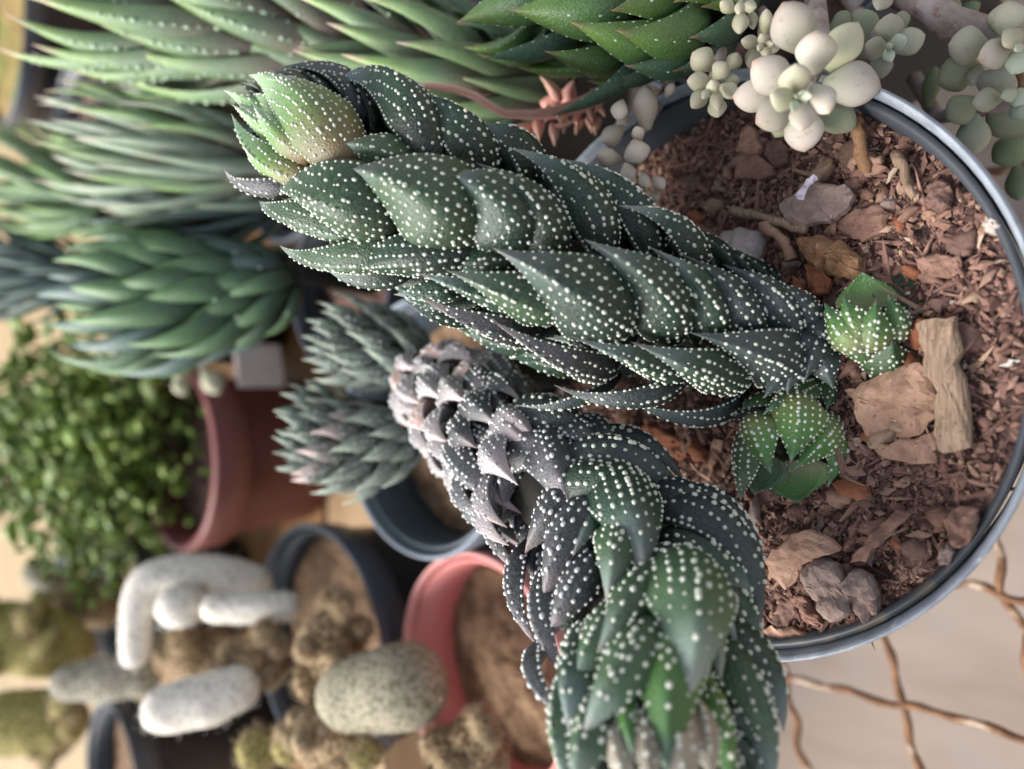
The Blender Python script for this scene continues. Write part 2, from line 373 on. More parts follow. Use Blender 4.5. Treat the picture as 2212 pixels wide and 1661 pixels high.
# planks under the pots behind
def box(name, c, s, mat, parent=None, rot=0.0, origin=None, bev=0.06):
    x, y, z = [q / 2 for q in s]; b_ = min(s) * bev
    V = []
    for sz in (-1, 1):
        for ins in ((0, b_), (b_, 0)) if sz < 0 else ((0, b_), (b_, 0)):
            pass
    pts = [(-x + b_, -y), (x - b_, -y), (x, -y + b_), (x, y - b_), (x - b_, y), (-x + b_, y), (-x, y - b_), (-x, -y + b_)]
    lv = [(-z, 1 - b_ / max(x, y)), (-z + b_, 1), (z - b_, 1), (z, 1 - b_ / max(x, y))]
    cr, sr = math.cos(rot), math.sin(rot)
    for zz, f in lv:
        for px, py in pts:
            px, py = px * f, py * f; V.append((c[0] + px * cr - py * sr, c[1] + px * sr + py * cr, c[2] + zz))
    Fc = grid_faces(4, 8).tolist() + [list(range(7, -1, -1)), list(range(24, 32))]
    return mk(name, V, Fc, mat, parent, origin=origin, smooth=False)
m_plank = plain_mat('brown_plank', (0.24, 0.115, 0.035), (0.34, 0.18, 0.065), scale=14, rough=0.7, stretch=(0.2, 3, 3))
m_plank3 = plain_mat('weathered_plank', (0.26, 0.18, 0.08), (0.40, 0.29, 0.15), scale=14, rough=0.7, stretch=(0.2, 3, 3))
m_plank2 = plain_mat('tan_plank', (0.42, 0.26, 0.13), (0.52, 0.36, 0.21), scale=14, rough=0.7, stretch=(0.2, 3, 3))
for k, (y0, y1, mt, lb) in enumerate(((0.310, 0.362, m_plank2, 'narrow tan wooden board in front, before the brown boards'), (0.367, 0.455, m_plank, 'brown wooden board under the dark red pot'), (0.460, 0.62, m_plank, 'wide brown board behind the dark red pot'), (0.625, 1.9, m_plank3, 'farthest wide tan board under the mossy black pot'))):
    tag(box('wooden_board', (-.36 if k == 0 else 0, (y0 + y1) / 2, 0.0145), (.8 if k == 0 else 1.5, y1 - y0, 0.029), mt, origin=(-.36 if k == 0 else 0, (y0 + y1) / 2, 0)), lb, 'board', 'wooden boards on the bench')

# ------------------------------------------------------------------ pots
def lathe(c, prof, k=96, wob=0.0):
    a = np.arange(k) * 2 * PI / k; prof = np.array(prof)
    wv = 1 + wob * np.sin(3 * a + 0.7)
    V = np.stack([c[0] + prof[:, :1] * np.cos(a) * wv, c[1] + prof[:, :1] * np.sin(a) * wv, c[2] + np.repeat(prof[:, 1:], k, 1)], -1).reshape(-1, 3)
    return V, grid_faces(len(prof), k).tolist()
def soil_disc(c, r, mat, parent, amp=0.003, n=22, name='soil'):
    k = 48; V = [(c[0], c[1], c[2] + amp * mnoise.noise(Vector((0, 0, c[0] * 99))))]; Fc = []
    for i in range(1, n + 1):
        for j in range(k):
            q = 2 * PI * j / k; rr = r * i / n; x, y = c[0] + rr * math.cos(q), c[1] + rr * math.sin(q)
            h = amp * (mnoise.fractal(Vector((x * 130, y * 130, c[0] * 50)), 0.8, 2.2, 4))
            V.append((x, y, c[2] + h * min(1, (n - i) / 3 + .3)))
    for j in range(k): Fc.append([0, 1 + (j + 1) % k, 1 + j])
    Fc += (grid_faces(n, k) + 1).tolist()
    o = mk(name, V, Fc, mat, parent); return o
def pot(name, label, cx, cy, z0, z1, R, mat, rim_mat, soil_mat=None, taper=0.78, lip=0.0022, drop=0.014, band=0.014, group=None, cat='plant pot', wob=0.0):
    p = thing(name, label, cat, (cx, cy, z0), group); c = (cx, cy, 0)
    rb = R * taper; h = z1 - z0
    rz = lambda z: rb + (R - lip - 0.0006 - rb) * (z - z0) / h
    zb = z1 - band
    mk('pot_wall', *lathe(c, [(0.0005, z0), (rb - .003, z0), (rb, z0 + .003), (rz(zb), zb), (rz(z1 - .003), z1 - .003), (rz(z1 - .003) - .0016, z1 - .003), (rz(zb) - 0.0018, zb), (rb - .002, z0 + .004), (0.0005, z0 + .004)], wob=wob), mat, p)
    mk('rim', *lathe(c, [(rz(zb) + .0004, zb), (rz(zb) + lip * 0.9, zb + .0005), (R - .0003, z1 - .0011), (R - .0009, z1), (R - lip + .0007, z1), (R - lip, z1 - .0009), (rz(z1 - .004) + .0004, z1 - .0045)], wob=wob), rim_mat, p)
    if soil_mat: soil_disc((cx, cy, z1 - drop), rz(z1 - drop) - .001, soil_mat, p)
    return p
m_gpot = plain_mat('dark_grey_plastic', (0.030, 0.034, 0.042), (0.055, 0.060, 0.070), scale=45, rough=0.5, bs=0.15, bd=0.0006, spots=((0.30, 0.22, 0.12), 30, 0.57, 0.5))
m_grim = plain_mat('scuffed_grey_rim', (0.20, 0.225, 0.26), (0.34, 0.375, 0.42), scale=160, rough=0.42, bs=0.4, bd=0.0004, spots=((0.50, 0.50, 0.50), 300, 0.60, 0.7))
m_bpot = plain_mat('black_plastic', (0.012, 0.014, 0.018), (0.026, 0.028, 0.034), scale=30, rough=0.38, bs=0.05)
m_brim = plain_mat('black_plastic_rim', (0.06, 0.068, 0.085), (0.10, 0.11, 0.13), scale=30, rough=0.4, bs=0.05)
m_blue = plain_mat('blue_grey_plastic', (0.035, 0.05, 0.065), (0.055, 0.075, 0.095), scale=25, rough=0.4, bs=0.05)
m_bluerim = plain_mat('blue_grey_rim', (0.15, 0.18, 0.22), (0.20, 0.24, 0.28), scale=25, rough=0.4, bs=0.05)
m_red = plain_mat('brick_red_plastic', (0.125, 0.034, 0.030), (0.16, 0.048, 0.042), scale=12, rough=0.45, bs=0.05)
m_redrim = plain_mat('brick_red_lit_rim', (0.22, 0.08, 0.074), (0.27, 0.105, 0.098), scale=12, rough=0.45, bs=0.05)  # lighter than the wall: sunlit lip painted into the rim colour
m_pink = plain_mat('salmon_plastic', (0.50, 0.16, 0.14), (0.57, 0.205, 0.185), scale=12, rough=0.42, bs=0.05)
m_pinkrim = plain_mat('salmon_rim', (0.60, 0.26, 0.235), (0.66, 0.31, 0.285), scale=12, rough=0.42, bs=0.05)
m_soil = plain_mat('bark_soil', (0.055, 0.030, 0.025), (0.20, 0.115, 0.095), scale=260, rough=0.95, bs=1.0, bd=0.0015, detail=6)
m_peat = plain_mat('brown_peat', (0.10, 0.055, 0.03), (0.30, 0.19, 0.11), scale=190, rough=0.95, bs=1.0, bd=0.002, detail=6)
m_peat2 = plain_mat('dark_peat', (0.05, 0.028, 0.022), (0.17, 0.10, 0.08), scale=160, rough=0.95, bs=1.0, bd=0.002, detail=6)
m_moss = plain_mat('mossy_soil', (0.14, 0.12, 0.03), (0.36, 0.22, 0.09), scale=60, rough=0.95, bs=1.0, bd=0.003, detail=5, spots=((0.13, 0.17, 0.03), 40, 0.5, 0.9))

PC = np.array([0.0041, 0.0884]); PR = 0.065; ZR = 0.10; ZS = 0.0885
pot('flower_pot', 'dark grey plastic pot with scuffed pale rim full of bark soil', PC[0], PC[1], 0.0, ZR, PR, m_gpot, m_grim, taper=0.76, lip=0.0016, band=0.017, wob=0.004)
def soil_h(x, y):
    d = math.hypot(x - PC[0], y - PC[1]) / PR
    lean = 0.0058 * ((PC[1] - y) / PR) - 0.002 * ((x - PC[0]) / PR)
    return ZS + 0.003 * (1 - d * d) + lean + 0.0022 * mnoise.fractal(Vector((x * 90, y * 90, 3.3)), 0.9, 2.1, 3)
def front_soil():
    n, k = 70, 150; R = PR - 0.0036; V = [(PC[0], PC[1], soil_h(*PC))]; Fc = []
    for i in range(1, n + 1):
        for j in range(k):
            q = 2 * PI * j / k; x, y = PC[0] + R * i / n * math.cos(q), PC[1] + R * i / n * math.sin(q)
            V.append((x, y, soil_h(x, y) + 0.0011 * mnoise.fractal(Vector((x * 420, y * 420, 1)), 0.7, 2.2, 3)))
    for j in range(k): Fc.append([0, 1 + (j + 1) % k, 1 + j])
    Fc += (grid_faces(n, k) + 1).tolist()
    o = mk('potting_soil', V, Fc, m_soil, origin=(PC[0], PC[1], ZS)); tag(o, 'reddish brown bark potting soil filling the grey pot', kind='stuff')
front_soil()

# ------------------------------------------------------------------ bark, crumbs, twigs on the soil
CR = [(0.0, (0.06, 0.032, 0.027)), (0.3, (0.165, 0.088, 0.068)), (0.6, (0.265, 0.15, 0.115)), (0.85, (0.36, 0.23, 0.165)), (0.97, (0.46, 0.31, 0.2)), (1.0, (0.6, 0.55, 0.5))]
m_crumb = rnd_mat('soil_crumb', CR)
def crumbs(n):
    V, Fc, A = [], [], []
    base = np.array([(1, 0, 0), (0, 1, 0), (-1, 0, 0), (0, -1, 0), (.2, .1, 1), (-.1, 0, -1), (.6, .6, .45), (-.6, .5, .4)])
    oc = [(0, 6, 4), (6, 1, 4), (1, 7, 4), (7, 2, 4), (2, 3, 4), (3, 0, 4), (1, 6, 5), (6, 0, 5), (7, 1, 5), (2, 7, 5), (3, 2, 5), (0, 3, 5)]
    for i in range(n):
        q = rng.uniform(0, 2 * PI); rr = math.sqrt(rng.random()) * (PR - 0.0046); x, y = PC[0] + rr * math.cos(q), PC[1] + rr * math.sin(q)
        s = 0.00022 + 0.00085 * rng.random() ** 2.4
        sc = np.array([s * (rng.uniform(4, 9) if i % 16 == 0 else rng.uniform(0.8, 3.0 if rng.random() < .4 else 1.6)), s * rng.uniform(0.5, 1.1), s * rng.uniform(0.25, 0.8)])
        R = np.array(Matrix.Rotation(rng.uniform(0, 6.28), 3, 'Z') @ Matrix.Rotation(rng.normal(0, 0.45), 3, 'X') @ Matrix.Rotation(rng.normal(0, 0.4), 3, 'Y'))
        P = (base * rng.uniform(0.7, 1.25, base.shape) * sc) @ R.T + (x, y, soil_h(x, y) + s * 0.5 + rng.uniform(-.0004, .0009))
        o = len(V) and sum(map(len, V)) if False else i * 8
        V.append(P); Fc += [(a + o, b + o, c + o) for a, b, c in oc]; A += [1.0 if rng.random() < .003 else min(.98, max(0, rng.normal(.45, .23)))] * 8
    o = mk('soil_crumbs', np.concatenate(V), Fc, m_crumb, origin=(PC[0], PC[1], ZS), attr={'rnd': A}, smooth=False)
    tag(o, 'fine crumbs and splinters of bark covering the potting soil', kind='stuff')
crumbs(24000)
def chip_mesh(poly, th, up=(0, 0, 1), rough=0.0004, rings=7, crown=0.12):
    """irregular plate from an outline; uneven top, thickness th"""
    poly = np.asarray(poly, float); up = nrm(up)
    pts = []
    for a, b in zip(poly, np.roll(poly, -1, 0)):
        for f in (0, 0.25, 0.5, 0.75): pts.append(a + (b - a) * f + rng.normal(0, 1, 3) * (1, 1, 0) * np.linalg.norm(b - a) * 0.05)
    pts = np.array(pts); c = pts.mean(0); k = len(pts); sd = rng.uniform(0, 50); size = np.linalg.norm(pts - c, axis=1).mean()
    g = nrm(rng.normal(0, 1, 3) * (1, 1, 0)); g2 = np.cross(up, g)
    def h(p):
        v = p - c; a_ = float(v @ g); b_ = float(v @ g2)
        return (mnoise.fractal(Vector((a_ / size * 1.1 + sd, b_ / size * 1.1, 0)), 0.8, 2.1, 2) * 2.0 + abs(mnoise.noise(Vector((a_ * 130 + sd, b_ * 480, 0)))) * 1.5 + mnoise.fractal(Vector((a_ * 300 + sd, b_ * 420, 3)), 0.8, 2.1, 2) * .6) * rough
    V = [c + up * (th * (0.5 + crown) + h(c))]
    for i in range(1, rings + 1):
        f = i / rings
        for p in pts:
            q = c + (p - c) * f; V.append(q + up * (th * (0.5 + crown * (1 - f * f)) + h(q) - (th * .15 if i == rings else 0)))
    for p in pts: V.append(c + (p - c) * 1.015 - up * th * 0.2 + up * h(p))
    for p in pts: V.append(c + (p - c) * 0.88 - up * th * 0.6)
    V = np.array(V); n = rings + 2; Fc = [[0, 1 + (j + 1) % k, 1 + j] for j in range(k)] + (grid_faces(n, k) + 1).tolist(); Fc.append([1 + (n - 1) * k + j for j in range(k)][::-1])
    return V, Fc
def chip_mat(name, a, b, stretch=None, scale=420):
    return plain_mat(name, a, b, scale=scale, rough=0.85, bs=0.8, bd=0.0006, detail=5, stretch=stretch, spec=0.2, spots=((a[0] * .4, a[1] * .4, a[2] * .4), 900, 0.60, 0.6))
m_c = {'tan': chip_mat('tan_bark', (0.27, 0.155, 0.105), (0.42, 0.265, 0.19), scale=200),
       'brown': chip_mat('brown_bark', (0.16, 0.086, 0.064), (0.30, 0.175, 0.13)),
       'dark': chip_mat('dark_bark', (0.10, 0.056, 0.046), (0.215, 0.13, 0.102)),
       'grey': chip_mat('grey_stone', (0.34, 0.29, 0.26), (0.48, 0.42, 0.38)),
       'greyb': chip_mat('grey_brown_bark', (0.20, 0.14, 0.118), (0.33, 0.24, 0.205)),
       'orange': chip_mat('orange_bark', (0.20, 0.10, 0.05), (0.33, 0.19, 0.105)),
       'wood': chip_mat('dry_wood', (0.19, 0.12, 0.08), (0.42, 0.30, 0.21), stretch=(.35, 4, 4)),
       'red': chip_mat('red_bark', (0.20, 0.07, 0.035), (0.32, 0.13, 0.07)),
       'lilac': plain_mat('dry_petal', (0.5, 0.45, 0.52), (0.65, 0.58, 0.66), rough=0.7),
       'white': chip_mat('pumice', (0.6, 0.57, 0.5), (0.75, 0.72, 0.66))}
def chip(name, label, cat, px, mat, th=0.0025, lift=0.0012, tilt=(0, 0), rough=0.00055, crown=0.12, group='bark pieces on the soil'):
    px = np.array(px, float); c = px.mean(0); g = unz(*c, ZS); z = soil_h(g[0], g[1]) + lift
    P = np.array([unz(x, y, z) for x, y in px]); cc = P.mean(0)
    up = nrm((tilt[0], tilt[1], 1)); P[:, 2] += -((P[:, 0] - cc[0]) * up[0] + (P[:, 1] - cc[1]) * up[1]) / up[2]
    V, Fc = chip_mesh(P, th * .8, up, rough, crown=crown)
    return tag(mk(name, V, Fc, mat, origin=cc, smooth=name == 'stone'), label, cat, group)
def Z6(l): return [(1474 + .3336 * x, 553.5 + .3336 * y) for x, y in l]
def Z3(l): return [(1474 + .3336 * x, .3336 * y) for x, y in l]
def Z9(l): return [(1474 + .3336 * x, 1107 + .3336 * y) for x, y in l]
chip('bark_chip', 'large flat tan bark chip under the dry wood stick', 'bark chip', Z6([(1070, 880), (1200, 810), (1480, 690), (1580, 690), (1640, 900), (1660, 1030), (1500, 1190), (1300, 1230), (1190, 1150), (1130, 950)]), m_c['tan'], th=0.0028, lift=0.0022, rough=0.0009)
chip('bark_chip', 'ragged tan bark flake at the lower edge of the large flat chip', 'bark chip', Z6([(1220, 1230), (1500, 1190), (1640, 1140), (1660, 1330), (1450, 1340), (1290, 1290)]), m_c['tan'], th=0.002, lift=0.0012)
chip('wood_stick', 'fibrous tan dry wood stick lying across the flat bark chip', 'stick', Z6([(1525, 440), (1640, 400), (1765, 410), (1810, 700), (1880, 1230), (1770, 1270), (1680, 1270), (1640, 1000), (1570, 660)]), m_c['wood'], th=0.0034, lift=0.0046, rough=0.00045, crown=0.3)
chip('stone', 'pale grey rounded stone beside the leaning spiral plant', 'stone', Z3([(200, 1620), (260, 1530), (400, 1470), (520, 1500), (560, 1580), (530, 1700), (440, 1790), (300, 1760)]), m_c['grey'], th=0.005, lift=0.002, crown=0.7)
chip('bark_chip', 'orange brown fibrous bark chunk next to the pale grey stone', 'bark chip', Z3([(770, 1550), (900, 1530), (1040, 1570), (1160, 1680), (1180, 1790), (1020, 1800), (900, 1760), (800, 1650)]), m_c['orange'], th=0.0045, lift=0.003, rough=0.0013, crown=0.5)
chip('bark_chip', 'big grey brown bark slab under the lilac petal', 'bark chip', Z3([(650, 1340), (780, 1230), (860, 1180), (1060, 1200), (1110, 1260), (1060, 1370), (960, 1460), (760, 1470), (680, 1420)]), m_c['greyb'], th=0.0038, lift=0.003, tilt=(0.12, -.1))
chip('dry_petal', 'small lilac dry petal on the grey brown bark slab', 'petal', Z3([(745, 1270), (790, 1180), (850, 1130), (875, 1150), (820, 1200), (790, 1300), (760, 1300)]), m_c['lilac'], th=0.0005, lift=0.0085, tilt=(0.12, -.1), group='dry litter on the soil')
chip('bark_chip', 'squarish dark brown bark chip above the lilac petal', 'bark chip', Z3([(340, 1020), (500, 990), (590, 1080), (600, 1130), (480, 1170), (350, 1150)]), m_c['brown'], th=0.003, lift=0.002)
chip('bark_chip', 'pinkish brown flat chip right of the grey brown slab', 'bark chip', Z3([(1010, 1420), (1130, 1350), (1290, 1340), (1360, 1400), (1330, 1500), (1180, 1570), (1030, 1520)]), m_c['brown'], th=0.003, lift=0.002, tilt=(.1, .1))
chip('bark_chip', 'upright tan bark piece just below the cream rosette', 'bark chip', Z3([(390, 880), (430, 800), (490, 840), (530, 960), (500, 1000), (370, 1000)]), m_c['tan'], th=0.004, lift=0.003)
chip('bark_chip', 'dark chip between the upright tan piece and the cream rosette', 'bark chip', Z3([(560, 930), (640, 900), (700, 970), (690, 1060), (610, 1090), (550, 1010)]), m_c['dark'], th=0.003, lift=0.002)
chip('bark_chip', 'reddish bark chip touching the pale grey stone', 'bark chip', Z3([(0, 1430), (90, 1370), (170, 1400), (110, 1500), (20, 1560), (-40, 1500)]), m_c['red'], th=0.003, lift=0.002)
chip('bark_chip', 'dull brown crumbly chip near the inner right pot wall', 'bark chip', Z3([(1590, 1210), (1690, 1170), (1760, 1230), (1750, 1340), (1660, 1390), (1590, 1310)]), m_c['dark'], th=0.003, lift=0.0016)
chip('stone', 'rough grey stone lodged against the front rim', 'stone', Z3([(1950, 1450), (2010, 1410), (2060, 1430), (2100, 1500), (2040, 1520), (1970, 1500)]), m_c['grey'], th=0.003, lift=0.0015)
chip('bark_chip', 'wide tan curved bark flake beside the big sprawling plant', 'bark chip', Z9([(530, 310), (620, 230), (720, 130), (860, 110), (960, 150), (1050, 240), (900, 270), (800, 330), (740, 430), (660, 500), (590, 420)]), m_c['tan'], th=0.0025, lift=0.0025, tilt=(-.1, .1))
chip('bark_chip', 'long ridged brown bark slab leaning on the tan flake', 'bark chip', Z9([(770, 440), (800, 330), (880, 270), (1000, 330), (1060, 440), (1110, 640), (1020, 700), (930, 680), (840, 560)]), m_c['greyb'], th=0.004, lift=0.003, tilt=(.1, .25), rough=0.0009)
chip('bark_chip', 'small ridged bark scale next to the long brown slab', 'bark chip', Z9([(1060, 420), (1130, 360), (1220, 410), (1270, 530), (1280, 640), (1220, 705), (1150, 650), (1090, 560)]), m_c['greyb'], th=0.004, lift=0.003, tilt=(-.25, .1), rough=0.001)
chip('bark_chip', 'long diagonal bark splinter reaching towards the front rim', 'bark chip', Z9([(1100, 320), (1130, 240), (1280, 100), (1390, -20), (1480, 0), (1400, 110), (1270, 210), (1190, 310)]), m_c['brown'], th=0.003, lift=0.0028)
chip('bark_chip', 'thin crescent of tan bark beside the left rim', 'bark chip', Z9([(520, 770), (590, 730), (720, 740), (840, 800), (880, 850), (760, 850), (620, 835)]), m_c['tan'], th=0.002, lift=0.002)
chip('bark_chip', 'smooth dark chip between the sprawling plant and the crescent', 'bark chip', Z9([(590, 640), (660, 570), (760, 560), (740, 680), (670, 740), (600, 710)]), m_c['dark'], th=0.003, lift=0.001)
chip('bark_chip', 'brown chip at the foot of the long ridged slab', 'bark chip', Z9([(740, 530), (800, 540), (900, 660), (930, 720), (840, 700), (770, 640)]), m_c['brown'], th=0.003, lift=0.0015)
chip('bark_chip', 'crumbly reddish chunk by the front rim below the wood stick', 'bark chip', Z9([(1700, 40), (1800, -40), (1930, -20), (1910, 90), (1860, 200), (1780, 230), (1740, 140)]), m_c['brown'], th=0.004, lift=0.003, rough=0.001)
chip('bark_chip', 'small lilac grey chip near the front rim', 'bark chip', Z9([(1670, 230), (1730, 190), (1770, 250), (1740, 330), (1680, 340), (1655, 290)]), m_c['greyb'], th=0.003, lift=0.002)
chip('pumice', 'small bright white pumice bit beside the lower offset rosette', 'stone', Z6([(240, 1560), (300, 1550), (400, 1600), (390, 1640), (300, 1620)]), m_c['white'], th=0.002, lift=0.001)
chip('bark_chip', 'reddish bark wedge between the stem base and the upper offset', 'bark chip', Z6([(670, 250), (740, 130), (830, 230), (900, 300), (830, 400), (740, 380)]), m_c['red'], th=0.003, lift=0.0015)
chip('bark_chip', 'red brown upright splinter by the orange bark chunk', 'bark chip', Z6([(800, 60), (900, 50), (960, 150), (960, 240), (860, 260), (820, 190)]), m_c['red'], th=0.003, lift=0.003)
chip('bark_chip', 'flat brown chip above the upper offset rosette', 'bark chip', Z6([(1520, 30), (1650, -20), (1800, 0), (1830, 110), (1700, 150), (1560, 120)]), m_c['brown'], th=0.0025, lift=0.0015)
chip('bark_chip', 'tan torn flake left of the lower offset rosette', 'bark chip', Z6([(130, 1400), (170, 1270), (220, 1180), (280, 1200), (230, 1330), (190, 1460)]), m_c['tan'], th=0.002, lift=0.0012)
chip('bark_chip', 'small square brown flake below the lower offset rosette', 'bark chip', Z6([(1740, 1400), (1860, 1370), (1850, 1480), (1790, 1530), (1740, 1480)]), m_c['brown'], th=0.002, lift=0.0012)
chip('bark_chip', 'reddish chip between the two big spiral plants', 'bark chip', [(1370, 920), (1420, 915), (1480, 960), (1490, 1000), (1430, 1010), (1380, 960)], m_c['red'], th=0.003, lift=0.001)
def twig(label, px, r, mat, lift=0.002):
    P = []
    for x, y in px:
        g = unz(x, y, ZS + 0.002); P.append((g[0], g[1], soil_h(g[0], g[1]) + lift))
    P = np.array(P); k = np.linspace(0, len(P) - 1, 9); P = np.stack([np.interp(k, range(len(P)), P[:, c]) for c in range(3)], 1) + rng.normal(0, r * .25, (9, 3))
    V, Fc = tube(P, r * rng.uniform(0.75, 1.15, 9), 7)
    tag(mk('twig', V, Fc, mat, origin=P[0]), label, 'twig', 'twigs on the soil')
twig('thin tan twig running from the stone to the orange chunk', Z3([(380, 1370), (600, 1430), (880, 1520)]), 0.0011, m_c['wood'], 0.004)
twig('short brown twig crossing beside the orange chunk', Z3([(600, 1470), (700, 1570), (790, 1690)]), 0.0013, m_c['tan'], 0.004)
twig('ringed root stub with orange tip below the cream rosette', Z3([(1165, 800), (1190, 900), (1210, 1030), (1220, 1140)]), 0.0014, m_c['orange'], 0.0035)
twig('light orange twig near the inner right wall', Z3([(1420, 1020), (1480, 1150), (1520, 1270), (1560, 1310)]), 0.0011, m_c['wood'], 0.003)
twig('short tan twig left of the light orange twig', Z3([(1130, 1110), (1160, 1060), (1330, 1060)]), 0.0009, m_c['tan'], 0.003)
twig('orange brown root stub beneath the two big spiral plants', [(1365, 945), (1372, 905), (1385, 870)], 0.0012, m_c['orange'], 0.004)
# anonymous small bark chips: shared meshes, one object each
protos = []
for k in range(12):
    m = 6 + k % 3; a = np.sort(rng.uniform(0, 2 * PI, m)); e = rng.uniform(0.35, 0.9)
    P = np.stack([np.cos(a), np.sin(a) * e, 0 * a], 1) * 0.0026 * rng.uniform(0.8, 1.15, (m, 1))
    V, Fc = chip_mesh(P, 0.0015, rough=0.0003, rings=2)
    o = mk('bark_chip', V, Fc, m_c[['brown', 'dark', 'brown', 'greyb', 'tan', 'dark', 'brown', 'greyb', 'brown', 'tan', 'red', 'wood'][k]]); protos.append(o)
LB = ('small brown bark chip scattered among the soil crumbs', 'bark chip', 'small bark chips scattered over the soil')
for i in range(290):
    src = protos[i % 12]; o = src if i < 12 else src.copy()
    if i >= 12: col.objects.link(o)
    q = rng.uniform(0, 2 * PI); rr = math.sqrt(rng.random()) * (PR - 0.009); x, y = PC[0] + rr * math.cos(q), PC[1] + rr * math.sin(q)
    if i % 3 and y > PC[1] + 0.02: y = PC[1] - abs(y - PC[1]) * 0.8
    o.location = (x, y, soil_h(x, y) + 0.0010); s = 0.4 + 1.25 * rng.random() ** 1.8; o.scale = (s, s, s)
    o.rotation_euler = (rng.normal(0, .3), rng.normal(0, .3), rng.uniform(0, 6.28)); tag(o, *LB)

# ------------------------------------------------------------------ the tall spiral plant
m_stem = plain_mat('gap_shade_stem', (0.010, 0.011, 0.009), (0.03, 0.026, 0.02), scale=300, rough=0.9)  # near black: shade of the gaps between leaves painted into the stem colour
AX = Axis([(1765, 730, .160, 130), (1700, 725, .160, 160), (1560, 705, .1585, 182), (1400, 665, .157, 205), (1250, 600, .156, 222), (1100, 530, .156, 222), (950, 450, .157, 212), (800, 375, .158, 190), (680, 320, .160, 150), (560, 268, .162, 75), (500, 240, .163, 25)])
tall = thing('spiral_haworthia', 'tall dark green spiral plant with white dotted leaves leaning across the grey pot', 'plant', unz(1745, 725, ZS))
AX.stem('stem', 0.0085, m_stem, tall, 0, 205)
# tip, base, width (view px), options
TL = [((610, 136), (775, 225), 95, dict(m=m_darkblue)), ((718, 163), (915, 318), 128, {}), ((870, 204), (1035, 335), 130, {}), ((1021, 265), (1135, 365), 112, {}),
      ((1108, 314), (1290, 512), 118, dict(bulge=.09)), ((1211, 335), (1400, 518), 112, dict(bulge=.1)), ((1345, 440), (1490, 565), 90, {}),
      ((595, 412), (822, 486), 165, dict(m=m_mid)), ((747, 363), (975, 490), 195, dict(m=m_mid)), ((939, 370), (1095, 505), 165, {}), ((1031, 350), (1172, 545), 112, {}),
      ((480, 374), (640, 412), 62, dict(m=m_grey)), ((553, 442), (760, 500), 90, dict(m=m_mid)), ((610, 486), (800, 525), 90, dict(m=m_mid)),
      ((598, 541), (860, 537), 92, dict(m=m_mid)), ((745, 593), (990, 565), 105, {}), ((901, 596), (1110, 670), 80, {}), ((965, 589), (1180, 672), 120, dict(m=m_mid)),
      ((1069, 541), (1295, 690), 182, {}), ((1269, 521), (1420, 712), 142, {}), ((1410, 536), (1512, 722), 116, {}), ((1478, 549), (1602, 722), 112, dict(m=m_darkblue)), ((1568, 572), (1680, 735), 104, dict(m=m_darkblue)), ((1640, 600), (1735, 740), 92, dict(m=m_darkblue)),
      ((871, 655), (1000, 690), 60, {}), ((907, 653), (1110, 735), 90, dict(m=m_grey)), ((1061, 703), (1280, 800), 96, dict(m=m_grey)), ((1240, 739), (1432, 812), 98, {}), ((1370, 749), (1555, 822), 122, {}), ((1501, 727), (1660, 815), 138, dict(m=m_darkblue)),
      ((1198, 842), (1440, 845), 70, dict(bulge=.2, m=m_darkblue, basef=.9)), ((1348, 870), (1570, 870), 72, dict(bulge=.16, m=m_darkblue, basef=.9)), ((1120, 885), (1300, 845), 50, dict(bulge=.12, m=m_darkblue, basef=.5)),
      ((730, 310), (860, 350), 105, dict(m=m_mid, tipf=.95, basef=.6)), ((945, 572), (1100, 575), 100, dict(tipf=.8, basef=.62)), ((1180, 735), (1330, 760), 90, dict(tipf=.8, basef=.6)), ((700, 585), (860, 600), 70, dict(tipf=.9, basef=.6)), ((850, 640), (980, 640), 70, dict(tipf=.95, basef=.7)),
      ((1540, 905), (1640, 870), 45, dict(m=m_darkblue)), ((1790, 735), (1700, 700), 50, dict(m=m_darkblue)), ((1830, 790), (1730, 740), 45, dict(m=m_darkblue))]
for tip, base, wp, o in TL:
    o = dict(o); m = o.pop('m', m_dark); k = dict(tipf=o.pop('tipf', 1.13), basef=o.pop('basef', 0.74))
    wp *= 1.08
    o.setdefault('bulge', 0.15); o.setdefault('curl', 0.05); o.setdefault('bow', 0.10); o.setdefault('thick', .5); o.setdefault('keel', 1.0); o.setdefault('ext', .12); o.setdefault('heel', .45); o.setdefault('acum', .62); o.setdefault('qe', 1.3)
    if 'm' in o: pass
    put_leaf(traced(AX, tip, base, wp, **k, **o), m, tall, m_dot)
# apex: pale young leaves
for tip, base, wp, o in [((537, 162), (705, 318), 165, dict(tipf=1.2, basef=.72, bulge=.10, bow=.05)), ((483, 195), (600, 262), 74, dict(tipf=.8, basef=.3, bow=-.04)), ((500, 245), (632, 372), 92, dict(tipf=1.1, basef=.75, bulge=.08, bow=-.05)), ((545, 222), (635, 318), 70, dict(tipf=1.35, basef=.95, bow=0.0)), ((500, 225), (600, 300), 60, dict(tipf=1.0, basef=.6, bow=0)), ((560, 190), (650, 240), 60, dict(tipf=.6, basef=.2, bow=.05)), ((532, 205), (640, 285), 110, dict(tipf=1.0, basef=.5, bow=0)), ((512, 222), (610, 320), 90, dict(tipf=.9, basef=.4, bow=0))]:
    k = {q: o.pop(q) for q in ('tipf', 'basef')}; o.setdefault('bulge', .1)
    put_leaf(traced(AX, tip, base, wp, **k, acum=.72, qe=1.2, keel=.9, thick=.45, **o), m_top, tall, m_dot, label='pale yellow green young leaf at the top of the spiral')
